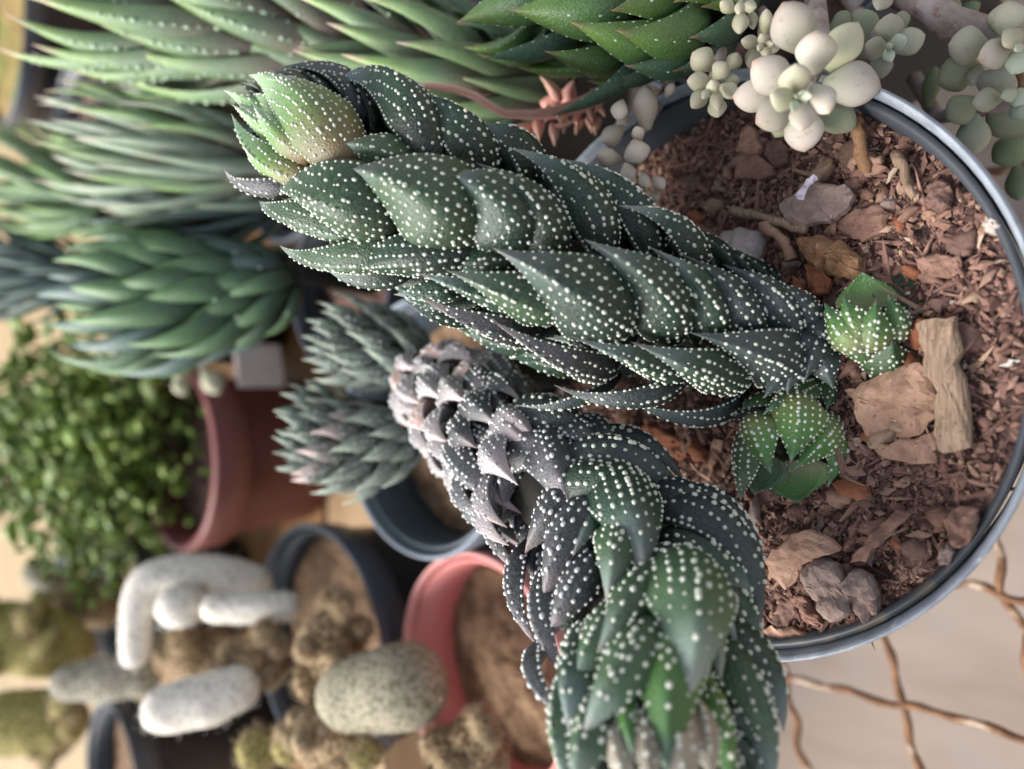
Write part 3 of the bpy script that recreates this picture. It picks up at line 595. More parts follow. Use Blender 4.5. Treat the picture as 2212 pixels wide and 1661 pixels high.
# leaves round the back of the stem
for i in range(14, 226, 8):
    A, tg, toc, sd, R = AX.frame(i); 
    for q in range(3):
        ang = math.radians(105 + 55 * q + (i * 9) % 37); d = toc * math.cos(ang) + sd * math.sin(ang)
        if i > 190 and q == 1: continue
        B = A + d * R * 0.45; T = A + d * R * 0.98 + tg * R * 1.15
        put_leaf(Leaf(B, T, d, R * 0.78, bulge=.13, nu=10, no=9, ni=5), m_dark, tall, m_dot, sp=0.003)

# ------------------------------------------------------------------ the sprawling plant
AY = Axis([(905, 800, .214, 70), (960, 850, .205, 100), (1020, 900, .193, 115), (1110, 970, .178, 130), (1200, 1065, .163, 145), (1285, 1180, .150, 165), (1360, 1315, .139, 190), (1410, 1460, .129, 215), (1430, 1610, .120, 230), (1440, 1760, .112, 210), (1440, 1860, .108, 100)])
spr = thing('sprawling_haworthia', 'sprawling dark plant with claw shaped white beaded leaves arching over the pot edge', 'plant', (0.004, 0.138, ZS))
mk('stem', *tube([(0.004, 0.138, 0.086), (0.003, 0.150, 0.098), *AY.P[0:232:8]], [0.0045, .005] + [min(.0095, .005 + .0006 * q) * (1 if q < 24 else .6) for q in range(len(AY.P[0:232:8]))]), m_stem, spr)
SL = [((1110, 915), (1052, 845), 75, 'g', .28), ((1132, 869), (1065, 815), 65, 'g', .2), ((1131, 992), (1040, 955), 85, 'g', .12), 
      ((1080, 1095), (1112, 985), 78, 'g', .18), ((1087, 1110), (1015, 1000), 85, 'g', .18), ((1261, 988), (1158, 985), 95, 'g', .34), ((1309, 975), (1165, 940), 110, 'b', .36), ((1230, 1092), (1205, 965), 120, 'g', .14),
      ((1432, 1111), (1270, 1070), 100, 'd', .30), ((1482, 1060), (1290, 1020), 110, 'b', .30), ((1130, 1182), (1215, 1060), 92, 'g', .2), ((1096, 1236), (1075, 1120), 66, 'g', .14), ((1166, 1291), (1262, 1115), 100, 'g', .16),
      ((1395, 1224), (1345, 1085), 150, 'd', .16), ((1310, 1279), (1340, 1165), 95, 'm', .18), ((1661, 1331), (1485, 1150), 115, 'b', .26), ((1640, 1250), (1490, 1120), 95, 'b', .22), ((1593, 1365), (1450, 1250), 105, 'd', .30),
      ((1288, 1401), (1400, 1270), 96, 'm', .2), ((1490, 1478), (1475, 1310), 180, 'm', .26), ((1189, 1459), (1190, 1290), 82, 'g', .12), ((1133, 1389), (1120, 1245), 66, 'g', .12), ((1254, 1571), (1380, 1400), 118, 'm', .18),
      ((1437, 1620), (1430, 1400), 205, 'n', .12), ((1352, 1592), (1335, 1490), 90, 'n', .12), ((1690, 1700), (1575, 1440), 110, 'm', .18), ((1600, 1720), (1530, 1500), 110, 'n', .14), ((1210, 1720), (1225, 1520), 95, 'm', .16), ((1194, 1556), (1160, 1440), 62, 'g', .14),
      ((1350, 1720), (1300, 1560), 110, 't', .12), ((1480, 1740), (1440, 1560), 130, 't', .12), ((1400, 1700), (1370, 1570), 100, 't', .14), ((1540, 1680), (1510, 1540), 90, 't', .1),
      ((1540, 1200), (1420, 1130), 80, 'd', .2), ((1560, 1440), (1500, 1330), 80, 'm', .15), ((1240, 1180), (1300, 1090), 60, 'd', .15), ((1665, 1270), (1520, 1110), 120, 'b', .12), ((1640, 1345), (1500, 1200), 130, 'd', .14), ((1600, 1200), (1470, 1090), 110, 'b', .14), ((1655, 1420), (1560, 1290), 100, 'd', .12), ((1475, 1010), (1320, 980), 90, 'b', .2), ((1710, 1560), (1600, 1400), 105, 'd', .14), ((1215, 1570), (1255, 1420), 120, 'd', .08), ((1230, 1700), (1270, 1560), 120, 'm', .08), ((1180, 1370), (1250, 1240), 80, 'g', .15), ((1230, 1480), (1300, 1350), 85, 'm', .15)]
MS = {'g': (m_grey, m_dotg), 'o': (m_old, m_dotg), 'p': (m_pinktip, m_dotg), 'd': (m_dark, m_dot), 'b': (m_darkblue, m_dot), 'm': (m_mid, m_dot), 'n': (m_brightg, m_dot), 't': (m_tipbrown, m_dot)}
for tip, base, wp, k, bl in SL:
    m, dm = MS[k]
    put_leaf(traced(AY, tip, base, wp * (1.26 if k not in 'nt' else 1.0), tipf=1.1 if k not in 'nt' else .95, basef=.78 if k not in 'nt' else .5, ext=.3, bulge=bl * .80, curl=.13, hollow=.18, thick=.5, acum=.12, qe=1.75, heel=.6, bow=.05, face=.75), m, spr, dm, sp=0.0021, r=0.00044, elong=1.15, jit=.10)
for k in range(58):
    i = 4 + int(k * 1.55); A, tg, toc, sd, R = AY.frame(i); ang = math.radians((k * 137.5) % 250 - 125 + rng.uniform(-12, 12)); d = toc * math.cos(ang) + sd * math.sin(ang)
    B = A + d * R * .5 - tg * R * .05; T = A + d * R * rng.uniform(1.0, 1.22) + tg * R * rng.uniform(.55, .95)
    put_leaf(Leaf(B, T, d, R * rng.uniform(.66, .85), bulge=.24, curl=.14, hollow=.2, thick=.42, acum=.4, qe=1.4), [m_old, m_old, m_old, m_pinktip, m_old][k % 5] if i < 50 else [m_old, m_grey][k % 2], spr, m_dotg, sp=.0016, r=.00036)
for i in range(4, 232, 7):
    A, tg, toc, sd, R = AY.frame(i)
    for q in range(3):
        ang = math.radians(100 + 60 * q + (i * 11) % 41); d = toc * math.cos(ang) + sd * math.sin(ang)
        B = A + d * R * 0.3; T = A + d * R * 0.92 + tg * R * 0.45
        put_leaf(Leaf(B, T, d, R * 0.92, bulge=.2, curl=.1, hollow=.2, acum=.1, qe=1.8, nu=10, no=9, ni=5), m_old if i < 50 else m_grey if i < 120 else m_dark, spr, m_dotg, sp=0.0026)

# ------------------------------------------------------------------ two offset rosettes on the soil
class Dome:
    """rounded young rosette on the soil: view centre, radius; same interface as Axis"""
    def __init__(s, cx, cy, Rpx):
        g = unz(cx, cy, ZS)
        for _ in range(3): g = unz(cx, cy, soil_h(g[0], g[1]))
        s.g = g; s.c = (cx, cy); s.R = Rpx; s.t = float((g - CAM) @ FWD) - Rpx * .15 * .15 / F; s.C = un(cx, cy, s.t); s.s = np.array([[cx, cy, s.t, Rpx]])
    def at(s, x, y, rf=1.0):
        d = math.hypot(x - s.c[0], y - s.c[1]); z = math.sqrt(max((s.R * rf) ** 2 - d * d, 0)) * .85
        P = un(x, y, s.t - z * s.t / F); return P, nrm(P - s.C), 0
def rosette(name, label, c, rpx, leaves):
    D = Dome(*c, rpx); th = thing(name, label, 'plant', D.g)
    mk('stem', *tube([D.g + (0, 0, -0.003), D.C, D.C + (CAM - D.C) * .012], [.0035, .0035, .0015]), m_stem, th)
    for tip, base, wp, m, tf, bf, o in leaves:
        o = dict(o); inner = o.pop('inner', 0)
        if inner:                                  # leaf opening towards the viewer: its hollow face shows
            T = un(*tip, D.t - inner * rpx * D.t / F); B = un(*base, D.t - .45 * rpx * D.t / F)
            out = nrm((T - B)); n = nrm(nrm(B - CAM) * .8 + out * .5); L = Leaf(B, T, n, wp * D.t / F, bulge=.16, hollow=-.25, thick=.30, acum=.2, qe=1.6)
        else:
            L = traced(D, tip, base, wp, tipf=tf, basef=bf, ext=.12, bulge=o.pop('bulge', .12), curl=.02, thick=.42, keel=.7, acum=.4, qe=1.4, heel=.6, face=.2, **o)
        put_leaf(L, m, th, m_dot, sp=0.00145, r=0.00033, elong=1.1, jit=.08)
    return th
rosette('offset_rosette', 'lower bright green dotted offset rosette beside the large flat bark chip', (1712, 965), 132, [
    ((1721, 1086), (1708, 1000), 160, m_brightg, 1, 1, dict(inner=.48)), ((1625, 1066), (1660, 985), 110, m_midg, 1, 1, dict(inner=.38)), ((1840, 1010), (1780, 960), 120, m_midg, 1, 1, dict(inner=.38)),
    ((1598, 1082), (1598, 935), 88, m_midg, 1.05, .95, {}), ((1790, 1050), (1822, 925), 92, m_brightg, 1.05, .95, {}), ((1838, 960), (1810, 870), 80, m_midg, 1.0, .9, {}),
    ((1600, 885), (1650, 850), 70, m_midg, 1.05, .9, {}), ((1648, 893), (1762, 826), 84, m_midg, 1.15, .9, {}), ((1786, 884), (1778, 800), 84, m_midg, 1.1, .8, {}),
    ((1664, 1022), (1618, 905), 104, m_brightg, 1.12, .95, {}), ((1718, 1012), (1806, 905), 100, m_brightg, 1.12, .95, {}), ((1708, 996), (1716, 862), 128, m_brightg, 1.25, 1.0, {})])
rosette('offset_rosette', 'upper green dotted offset rosette above the dry wood stick', (1882, 690), 112, [
    ((1862, 588), (1872, 668), 120, m_brightg, 1, 1, dict(inner=.35)), ((1960, 572), (1922, 650), 112, m_midg, 1, 1, dict(inner=.35)), ((1986, 655), (1962, 742), 74, m_midg, 1.02, .9, {}), ((1780, 655), (1846, 752), 100, m_brightg, 1.05, .95, {}), ((1925, 732), (1916, 806), 118, m_midg, 1.05, .95, {}), ((1800, 720), (1862, 782), 74, m_midg, 1.0, .9, {}), ((1822, 640), (1850, 720), 80, m_brightg, 1.05, .9, {}),
    ((1920, 637), (1952, 734), 90, m_brightg, 1.12, .95, {}), ((1893, 648), (1884, 752), 92, m_brightg, 1.2, 1.0, {})])
# dark dry leaf bases between the stem and the offsets
lb = thing('withered_leaves', 'dark withered dotted leaves at the foot between the two offsets', 'plant', unz(1760, 790, soil_h(0.02, 0.065)))
for tip, base, wp in [((1700, 850), (1720, 770), 70), ((1790, 790), (1720, 730), 60), ((1815, 745), (1745, 690), 55), ((1740, 820), (1760, 740), 70), ((1650, 860), (1690, 790), 60), ((1800, 840), (1765, 770), 65)]:
    put_leaf(Leaf(un(*base, .149), un(*tip, .143), nrm(nrm(CAM - un(*base, .149)) + (0, -.2, .3)), wp * 1.2 * .152 / F, bulge=.18, hollow=.2), m_darkblue, lb, m_dotg, sp=.0019, r=.00032)

# ------------------------------------------------------------------ fresh green plant at the right
side_pot = pot('nursery_pot', 'black pot at the right holding the fresh green rosette and the ghost plant', 0.122, 0.088, 0.0, 0.078, 0.050, m_bpot, m_brim, m_peat2, taper=.8, group='black nursery pots')
AH = Axis([(1640, 30, .178, 90), (1540, 35, .172, 120), (1440, 30, .169, 150), (1320, 10, .168, 165), (1200, -10, .169, 150), (1080, -20, .172, 90)])
hg = thing('green_haworthia', 'fresh green rosette with reddish leaf tips beside the pale ghost plant', 'plant', (0.098, 0.09, 0.075))
mk('stem', *tube([(0.098, 0.09, 0.07), *AH.P[0:200:20]], [0.006] * 11), m_stem, hg)
for tip, base, wp, m, bl in [((993, 43), (1150, 18), 78, m_hgreen, .08), ((1100, 20), (1300, 33), 100, m_hgreen, .1), ((1045, 116), (1200, 105), 66, m_hdark, .05), ((1169, 103), (1315, 128), 76, m_hgreen, .12), ((1184, 242), (1350, 150), 66, m_hdark, .13), ((1226, 42), (1400, 98), 90, m_hgreen, .12), ((1319, 63), (1485, 48), 110, m_hgreen, .12), ((1340, 136), (1470, 118), 84, m_hdark, .14), ((1475, 80), (1575, 50), 74, m_hdark, .14), ((1309, 27), (1430, -25), 90, m_hgreen, .12), ((1270, 185), (1400, 165), 60, m_hdark, .1), ((1180, -10), (1360, -50), 100, m_hgreen, .1), ((1440, 10), (1560, -20), 90, m_hgreen, .12), ((1500, 20), (1600, -10), 70, m_hgreen, .12), ((1050, -60), (1250, -70), 90, m_hgreen, .08), ((1440, 150), (1560, 95), 70, m_hdark, .12)]:
    put_leaf(traced(AH, tip, base, wp * 1.15, tipf=1.12, basef=.7, ext=.25, bulge=bl + .03, curl=-.05, thick=.34, keel=.25), m, hg, m_dot2, sp=0.0042, r=0.00024, elong=1.9, keelrow=False)
for i in range(20, 220, 16):
    A, tg, toc, sd, R = AH.frame(i)
    for q in range(3):
        ang = math.radians(120 + 55 * q + (i * 7) % 31); d = toc * math.cos(ang) + sd * math.sin(ang)
        put_leaf(Leaf(A + d * R * .4, A + d * R * 1.0 + tg * R * 1.3, d, R * .62, bulge=.12, nu=10, no=9, ni=5), m_hgreen, hg, m_dot2, sp=.004, r=.0003)

# ------------------------------------------------------------------ ghost plant: fat pale leaves
def fat_mat(name, stops, spot=0.5):
    m, n, l, b = mat_new(name); at = n.new('ShaderNodeAttribute'); at.attribute_name = 'u'
    r = ramp(n, stops); l.new(at.outputs['Fac'], r.inputs[0]); t = tex(n, l, 110, 4); oi = n.new('ShaderNodeObjectInfo')
    c = mixc(n, l, t.outputs['Fac'], r.outputs[0], (0.36, 0.38, 0.22)); c = mixc(n, l, 0.7, r.outputs[0], c)
    s = tex(n, l, 480, 4, .75); q = n.new('ShaderNodeMapRange'); q.inputs['From Min'].default_value = .57; q.inputs['From Max'].default_value = .68; q.inputs['To Max'].default_value = spot
    l.new(s.outputs['Fac'], q.inputs[0]); c = mixc(n, l, q.outputs[0], c, (0.25, 0.21, 0.12))
    hs = n.new('ShaderNodeHueSaturation'); l.new(c, hs.inputs['Color']); mr = n.new('ShaderNodeMapRange'); mr.inputs['To Min'].default_value = .82; mr.inputs['To Max'].default_value = 1.12
    l.new(oi.outputs['Random'], mr.inputs[0]); l.new(mr.outputs[0], hs.inputs['Value']); l.new(hs.outputs[0], b.inputs['Base Color'])
    b.inputs['Roughness'].default_value = .62; b.inputs['Subsurface Weight'].default_value = .2; b.inputs['Subsurface Radius'].default_value = (1, .8, .6); b.inputs['Subsurface Scale'].default_value = .0015
    bump(n, l, b, s.outputs['Fac'], .15, .0002); return m
m_fat = fat_mat('powdery_pink_white', [(0, (0.33, 0.35, 0.27)), (.45, (0.47, 0.41, 0.385)), (.88, (0.50, 0.40, 0.39)), (1, (0.42, 0.27, 0.23))])
m_fatg = fat_mat('powdery_grey_green', [(0, (0.24, 0.28, 0.22)), (.5, (0.34, 0.34, 0.28)), (1, (0.42, 0.36, 0.31))])
m_fatp = fat_mat('pinkish_cream', [(0, (0.74, 0.62, 0.48)), (1, (0.82, 0.66, 0.58))], .05)
m_fato = fat_mat('dusty_olive', [(0, (0.16, 0.20, 0.12)), (.6, (0.24, 0.26, 0.17)), (1, (0.33, 0.31, 0.22))])
m_fatc = fat_mat('powdery_cream', [(0, (0.38, 0.39, 0.22)), (.5, (0.50, 0.47, 0.34)), (1, (0.52, 0.45, 0.36))], .1)
m_fatm = fat_mat('mint_bud', [(0, (0.38, 0.46, 0.36)), (1, (0.50, 0.56, 0.46))], .05)
m_dkfat = fat_mat('dark_green_fat', [(0, (0.03, 0.07, 0.02)), (1, (0.07, 0.13, 0.05))], .2)
m_branch = plain_mat('pale_bark_stem', (0.26, 0.19, 0.16), (0.42, 0.36, 0.34), scale=240, rough=.8, bs=.7, bd=.0006, spots=((0.2, 0.1, 0.08), 300, .56, .7))
def fat_leaf(parent, tip, base, wpx, t, dt=0.0, m=m_fat, thick=.5, name='leaf', face=None):
    B = un(*base, t + 0.002); T = un(*tip, t + dt); n = nrm(CAM - (B + T) / 2) if face is None else nrm(face)
    L = Leaf(B, T, n, wpx * t / F, thick=thick * .55, bulge=.03, keel=0, hollow=.5, prof='egg', nu=14, no=11, ni=9)
    V, Fc, uu = L.mesh(); mk(name, V, Fc, m, parent, attr={'u': uu})
ghost = thing('ghost_plant', 'large pale pink white fleshy rosette hanging over the pot rim', 'plant', un(1722, 213, .145))
Zz = lambda x, y: (1474 + .3336 * x, .3336 * y)
for tip, base, wz, t, dt, m in [((650, 15), (800, 340), 285, .139, -.002, m_fat), ((870, 195), (850, 470), 258, .133, -.003, m_fat), ((1140, 145), (930, 450), 240, .138, -.002, m_fatc), ((1285, 565), (900, 560), 285, .138, .001, m_fat), ((1115, 835), (860, 640), 215, .141, .004, m_fato), ((790, 985), (770, 690), 250, .138, .003, m_fat), ((475, 800), (720, 670), 230, .136, .001, m_fat), ((325, 622), (620, 650), 215, .139, .002, m_fat), ((455, 395), (710, 590), 250, .136, -.001, m_fat), ((600, 890), (700, 700), 150, .144, .004, m_fato),
                                ((735, 412), (745, 600), 205, .131, -.004, m_fatc), ((950, 735), (850, 560), 175, .131, -.003, m_fat), ((770, 850), (790, 650), 170, .131, -.002, m_fat), ((570, 610), (735, 650), 150, .131, -.004, m_fatc), ((835, 620), (740, 620), 85, .129, -.004, m_fatm), ((710, 720), (750, 650), 72, .129, -.004, m_fatm), ((725, 615), (748, 640), 32, .128, -.003, m_fatm)]:
    fat_leaf(ghost, Zz(*tip), Zz(*base), wz * .3336, t, dt, m)
mk('stem', *tube([un(*Zz(745, 640), .139), un(*Zz(900, 330), .150), un(*Zz(850, -80), .165), un(1760, -120, .185)], [.0022] * 4), m_branch, ghost)
g2 = thing('ghost_plant', 'small grey pink fleshy rosette right of the large pale rosette', 'plant', un(*Zz(1335, 300), .155))
for tip, base, wz, t, dt, m in [((1350, 85), (1335, 280), 172, .149, -.002, m_fatg), ((1572, 225), (1350, 320), 175, .149, 0, m_fatg), ((1182, 290), (1320, 320), 150, .149, -.001, m_fatg), ((1290, 512), (1260, 350), 150, .154, .003, m_fatg), ((1455, 250), (1345, 290), 105, .146, -.003, m_fatm), ((1350, 402), (1335, 310), 76, .146, -.002, m_fatm), ((1330, 275), (1335, 320), 48, .145, -.003, m_fatm), ((1420, 70), (1420, 200), 110, .156, .002, m_fato), ((1110, 70), (1240, 280), 190, .158, .003, m_fato), ((1080, 80), (960, 190), 130, .158, .003, m_fato), ((1190, 380), (1150, 250), 120, .16, .004, m_fato)]:
    fat_leaf(g2, Zz(*tip), Zz(*base), wz * .3336, t, dt, m)
mk('stem', *tube([un(*Zz(1335, 310), .152), un(*Zz(1230, 180), .163), un(*Zz(1050, -60), .175), un(1830, -120, .19)], [.002] * 4), m_branch, g2)
g3 = thing('ghost_plant', 'grey pink fleshy rosettes crowded at the far right edge on a knobbly stem', 'plant', un(2160, 110, .160))
for tip, base, wz, t, dt, m in [((1722, 290), (1960, 290), 245, .150, 0, m_fatg), ((2110, 5), (2090, 230), 235, .150, -.001, m_fatg), ((1915, 380), (2120, 310), 195, .147, -.002, m_fat), ((2080, 300), (2190, 210), 150, .145, -.002, m_fatc), ((2130, 480), (2215, 330), 170, .146, 0, m_fatm), ((2150, 330), (2200, 290), 60, .143, -.002, m_fatm), ((1990, 640), (2090, 430), 250, .154, .003, m_fatg), ((1870, 560), (1920, 420), 110, .158, 0, m_fatg), ((1650, 540), (1900, 420), 230, .160, .002, m_fato), ((1875, 670), (2060, 640), 155, .152, -.001, m_fatg), ((2060, 630), (2160, 590), 95, .149, -.002, m_fatm), ((2150, 690), (2190, 580), 130, .150, 0, m_fatm), ((1710, 770), (1900, 650), 210, .158, .002, m_fato), ((1880, 1010), (1880, 740), 205, .158, .004, m_fatg), ((2010, 1050), (2220, 900), 210, .164, .004, m_dkfat), ((1980, 700), (2240, 860), 230, .160, .003, m_fato), ((2240, 760), (2150, 650), 150, .15, 0, m_fatm), ((1640, 430), (1590, 700), 110, .168, .004, m_dkfat), ((1830, 20), (1880, 120), 140, .164, .002, m_dkfat), ((2180, 1300), (2160, 1080), 150, .172, 0, m_dkfat), ((1770, 110), (1720, -20), 110, .165, .0, m_fato), ((1260, 65), (1330, -60), 130, .152, -.002, m_fatg)]:
    fat_leaf(g3, Zz(*tip), Zz(*base), wz * .3336, t, dt, m)
mk('stem', *tube([un(*Zz(2150, 300), .152), un(*Zz(1960, 200), .158), un(*Zz(1730, 150), .158), un(*Zz(1600, 50), .16), un(*Zz(1380, -60), .165), un(1880, -140, .19)], [.0028, .003, .0036, .0034, .0032, .003]), m_branch, g3)
mk('stem', *tube([un(*Zz(2200, 640), .156), un(*Zz(1960, 700), .164), un(*Zz(1650, 760), .172), un(*Zz(1500, 500), .178)], [.0018] * 4), m_branch, g3)
def small_cluster(label, c, t, blobs_, m, stem_to):
    g = thing('ghost_plant', label, 'plant', un(*c, t + .006))
    for x, y, dx, dy, wz, dt in blobs_:
        fat_leaf(g, Zz(x + dx, y + dy), Zz(x - dx, y - dy), wz * .3336, t + dt, -.001, m, thick=.75)
    mk('stem', *tube([un(*c, t + .005), un((c[0] + stem_to[0]) / 2 + 6, (c[1] + stem_to[1]) / 2, t + .012), un(*stem_to, t + .025)], [.0014] * 3), m_branch, g)
small_cluster('small cream green rosette left of the large pale rosette', Zz(200, 560), .150, [(125, 390, -60, -50, 165, .002), (250, 455, 40, -50, 130, -.002), (105, 525, -75, 0, 125, 0), (330, 400, 30, -60, 110, .004), (200, 560, -10, -45, 90, -.006), (300, 590, 65, 30, 105, -.001), (110, 640, -50, 60, 115, 0), (225, 650, 5, 70, 90, -.004), (220, 700, 10, 60, 125, .002), (150, 610, -20, 30, 60, -.006), (330, 520, 40, 0, 90, .003)], m_fatc, (1560, 40))
small_cluster('tiny cream rosette above the small cream green one', Zz(530, 290), .152, [(540, 140, 5, -85, 90, .002), (520, 255, -10, -40, 75, -.003), (540, 330, 5, 40, 80, -.003), (440, 275, -60, -15, 90, 0), (590, 305, 40, 10, 85, 0), (460, 370, -30, 70, 110, .003), (560, 280, 35, 0, 45, -.005), (505, 310, -15, 20, 50, -.005)], m_fatc, (1640, 10))
small_cluster('tiny lime rosette at the top edge near the green rosette', Zz(375, 60), .153, [(290, 40, -45, -30, 90, 0), (370, 150, 0, 70, 110, .001), (440, 40, 40, 5, 80, -.001), (370, 55, -5, 40, 70, -.004), (375, -30, 0, -60, 80, 0), (450, 130, 10, 60, 70, .003)], m_fatc, (1620, -30))
def X2(x, y): return ((918 + .2568 * x - 1474) / .3336, (178 + .2568 * y) / .3336)
bl = []
for x, y, dx, dy, w_, dt in [(1860, 210, -10, -190, 210, 0), (1640, 240, -20, 75, 150, -.003), (1570, 440, -90, 60, 170, .003), (1790, 590, 30, 80, 230, -.006), (1540, 625, -100, -20, 165, -.003), (1790, 430, -20, -60, 110, -.004), (1720, 760, 30, 70, 140, .003), (1850, 830, 20, 60, 110, 0), (1970, 850, 40, 50, 120, .002), (1700, 860, -20, 50, 100, .002), (2060, 60, 30, -60, 90, 0), (1930, 960, 30, 40, 120, .005), (1760, 950, -10, 60, 120, .005), (1660, 330, 0, 60, 110, .006)]:
    q = X2(x, y); s_ = .2568 / .3336; bl.append((q[0], q[1], dx * s_, dy * s_, w_ * s_, dt))
small_cluster('cream pink string of fat leaves hanging on the inner pot wall', (1385, 280), .166, bl, m_fatp, (1460, 150))

# dry coral stem beside the spiral plant
m_coral = plain_mat('coral_stem', (0.66, 0.33, 0.25), (0.74, 0.43, 0.34), scale=200, rough=.6, bs=.3, bd=.0004)
m_corall = leaf_mat('coral_leaf', [(0, (0.62, 0.26, 0.22)), (.6, (0.68, 0.36, 0.27)), (1, (0.72, 0.48, 0.32))], gfac=.1, sss=.1)
P2_ = None
cs = thing('coral_succulent', 'coral pink jointed stem with small pink leaves between the green plants', 'plant', un(1290, 250, .185))
P2 = lambda x, y, t: un(918 + .2568 * x, 166 + .2568 * y, t)
mk('stem', *tube([P2(-150, 85, .176), P2(50, 75, .177), P2(250, 100, .178), P2(420, 160, .179), P2(560, 250, .180), P2(670, 310, .181), P2(900, 320, .183), P2(1100, 300, .185), P2(1330, 230, .188), P2(1480, 150, .192)], [.0008, .0008, .0009, .0010, .0010, .0010, .0012, .0016, .002, .0022]), m_coral, cs)
CL = [((1090, 590), (1080, 430), 90, .184), ((960, 560), (940, 380), 90, .186), ((620, 440), (900, 420), 60, .187), ((1280, 350), (1100, 420), 60, .183), ((1440, 500), (1400, 320), 70, .186), ((965, -10), (1130, 210), 110, .19), ((1250, 20), (1200, 230), 150, .196), ((-170, 40), (-100, 90), 30, .176), ((240, 60), (250, 105), 22, .178), ((1200, 90), (1000, 250), 130, .197), ((700, 500), (930, 440), 60, .188), ((60, 45), (70, 85), 20, .177), ((560, 215), (540, 255), 20, .18)]
for k in range(26):
    x, y = rng.uniform(930, 1480), rng.uniform(230, 420); CL.append(((x + rng.uniform(-70, 50), y + rng.uniform(60, 130)), (x, y), rng.uniform(35, 60), rng.uniform(.183, .190)))
for a, b, wz, t in CL:
    put_leaf(Leaf(P2(*b, t + .002), P2(*a, t), CAM - P2(*a, t), wz * .2568 * t / F, thick=.5, bulge=.06, prof='long', nu=10, no=9, ni=5), m_corall, cs)

# ------------------------------------------------------------------ blurred plants behind
def column(name, label, pts, n, Lf, Wf, mats, dmat=None, sp=.004, r=.0004, base=None, prof='long', open_=0.55, spread=(0, 360), i0=8, i1=236, twist=137.5, thick=.34, keel=.4, cat='plant', rb=.25, bulge=.10, **kw):
    ax = Axis(pts); b0 = ax.P[0] if base is None else np.array(base)
    th = thing(name, label, cat, b0)
    path = [b0, *ax.P[0:225:16]] if base is not None else list(ax.P[0:225:16])
    mk('stem', *tube(path, [.004] * len(path)), m_stem, th)
    for k in range(n):
        i = int(i0 + (i1 - i0) * (k + .5) / n); A, tg, toc, sd, R = ax.frame(i); ang = math.radians(k * twist % 360)
        d = toc * math.cos(ang) + sd * math.sin(ang); s_ = rng.uniform(.85, 1.12)
        B = A + d * R * rb; T = A + d * R * rng.uniform(.85, 1.08) + tg * R * Lf * s_
        Lw = R * Wf
        m = mats[k % len(mats)]
        put_leaf(Leaf(B, T, d, Lw, thick=thick, bulge=bulge, keel=keel, prof=prof, nu=11, no=9, ni=5, curl=.04, **kw), m, th, dmat, sp=sp, r=r, edge=False, elong=1.6, keelrow=False)
    return th
nursery = lambda lb, x, y, z0, z1, R, **k: pot('nursery_pot', lb, x, y, z0, z1, R, m_bpot, m_brim, k.pop('soil', m_peat2), group='black nursery pots', **k)
# big long-leaved plant, upper left
column('sage_haworthia', 'big sage green plant with long pale toothed leaves at the upper left', [(840, 140, .232, 110), (740, 95, .232, 190), (600, 60, .233, 200), (450, 40, .235, 170), (300, 20, .237, 110)], 60, 2.3, .38, [m_sage], m_dot2, sp=.0042, r=.00055, base=(.112, .208, .08), i1=210)
nursery('black pot behind the coral stem under the big sage plant', .118, .212, 0, .095, .045)
# nearer green leaves with white teeth
column('toothed_haworthia', 'green plant with pale toothed leaves just behind the spiral plant', [(1230, 190, .212, 110), (1130, 180, .21, 150), (1010, 150, .209, 150), (900, 120, .21, 120), (800, 110, .212, 60)], 36, 1.9, .46, [m_sageg, m_sage, m_sageg, m_hdark], m_dot2, sp=.0042, r=.00042, base=(.098, .196, .08), i1=200)
# grey green tuft
column('grey_haworthia', 'hazy grey green tuft with long narrow leaves behind the spiral tip', [(640, 360, .262, 130), (530, 350, .262, 165), (430, 330, .265, 150), (350, 320, .268, 120)], 90, 1.9, .24, [m_mist, m_mist, m_sage], m_dot2, sp=.006, r=.0005, base=(.092, .300, .072), i1=215)
column('small_grey_haworthia', 'lower hazy grey tuft between the grey and lime plants', [(640, 440, .27, 100), (530, 440, .272, 130), (450, 440, .275, 120), (370, 440, .28, 100)], 64, 1.8, .25, [m_mist, m_teal], m_dot2, sp=.006, r=.0005, base=(.108, .312, .072), i1=215)
column('lime_haworthia', 'bright lime tuft with orange leaf tips at the left edge', [(260, 450, .34, 90), (190, 430, .345, 130), (120, 405, .35, 110)], 44, 1.8, .28, [m_lime], m_dot2, sp=.006, r=.0005, base=(.125, .408, .09), i1=200)
column('blue_haworthia', 'dark blue green tuft at the left edge below the lime one', [(220, 590, .36, 80), (130, 590, .365, 130), (40, 585, .37, 130), (-60, 580, .375, 90)], 64, 1.8, .22, [m_teal], None, base=(.045, .43, .086), i1=215)
column('green_rosette', 'round green rosette with upcurved leaves behind the spiral plant', [(655, 588, .258, 85), (575, 615, .262, 125), (480, 635, .263, 150), (400, 640, .265, 145), (320, 640, .268, 100)], 70, 1.7, .46, [m_fern, m_fern, m_fern, m_teal], m_dot2, sp=.006, r=.0005, base=(.040, .256, .074), bulge=.2)
nursery('black pot under the round green rosette', .040, .258, 0.0, .088, .036)
nursery('black pot under the hazy grey tuft', .105, .305, 0.0, .085, .042)
nursery('black pot under the lime tuft at the left', .130, .41, .029, .105, .045)
nursery('mossy black pot at the upper left corner', .235, .60, .029, .135, .062, soil=m_moss, drop=.006)
nursery('black pot half hidden below the mossy one', .155, .512, .029, .115, .050)
nursery('black pot under the dark blue green tuft', .045, .43, .029, .10, .040)

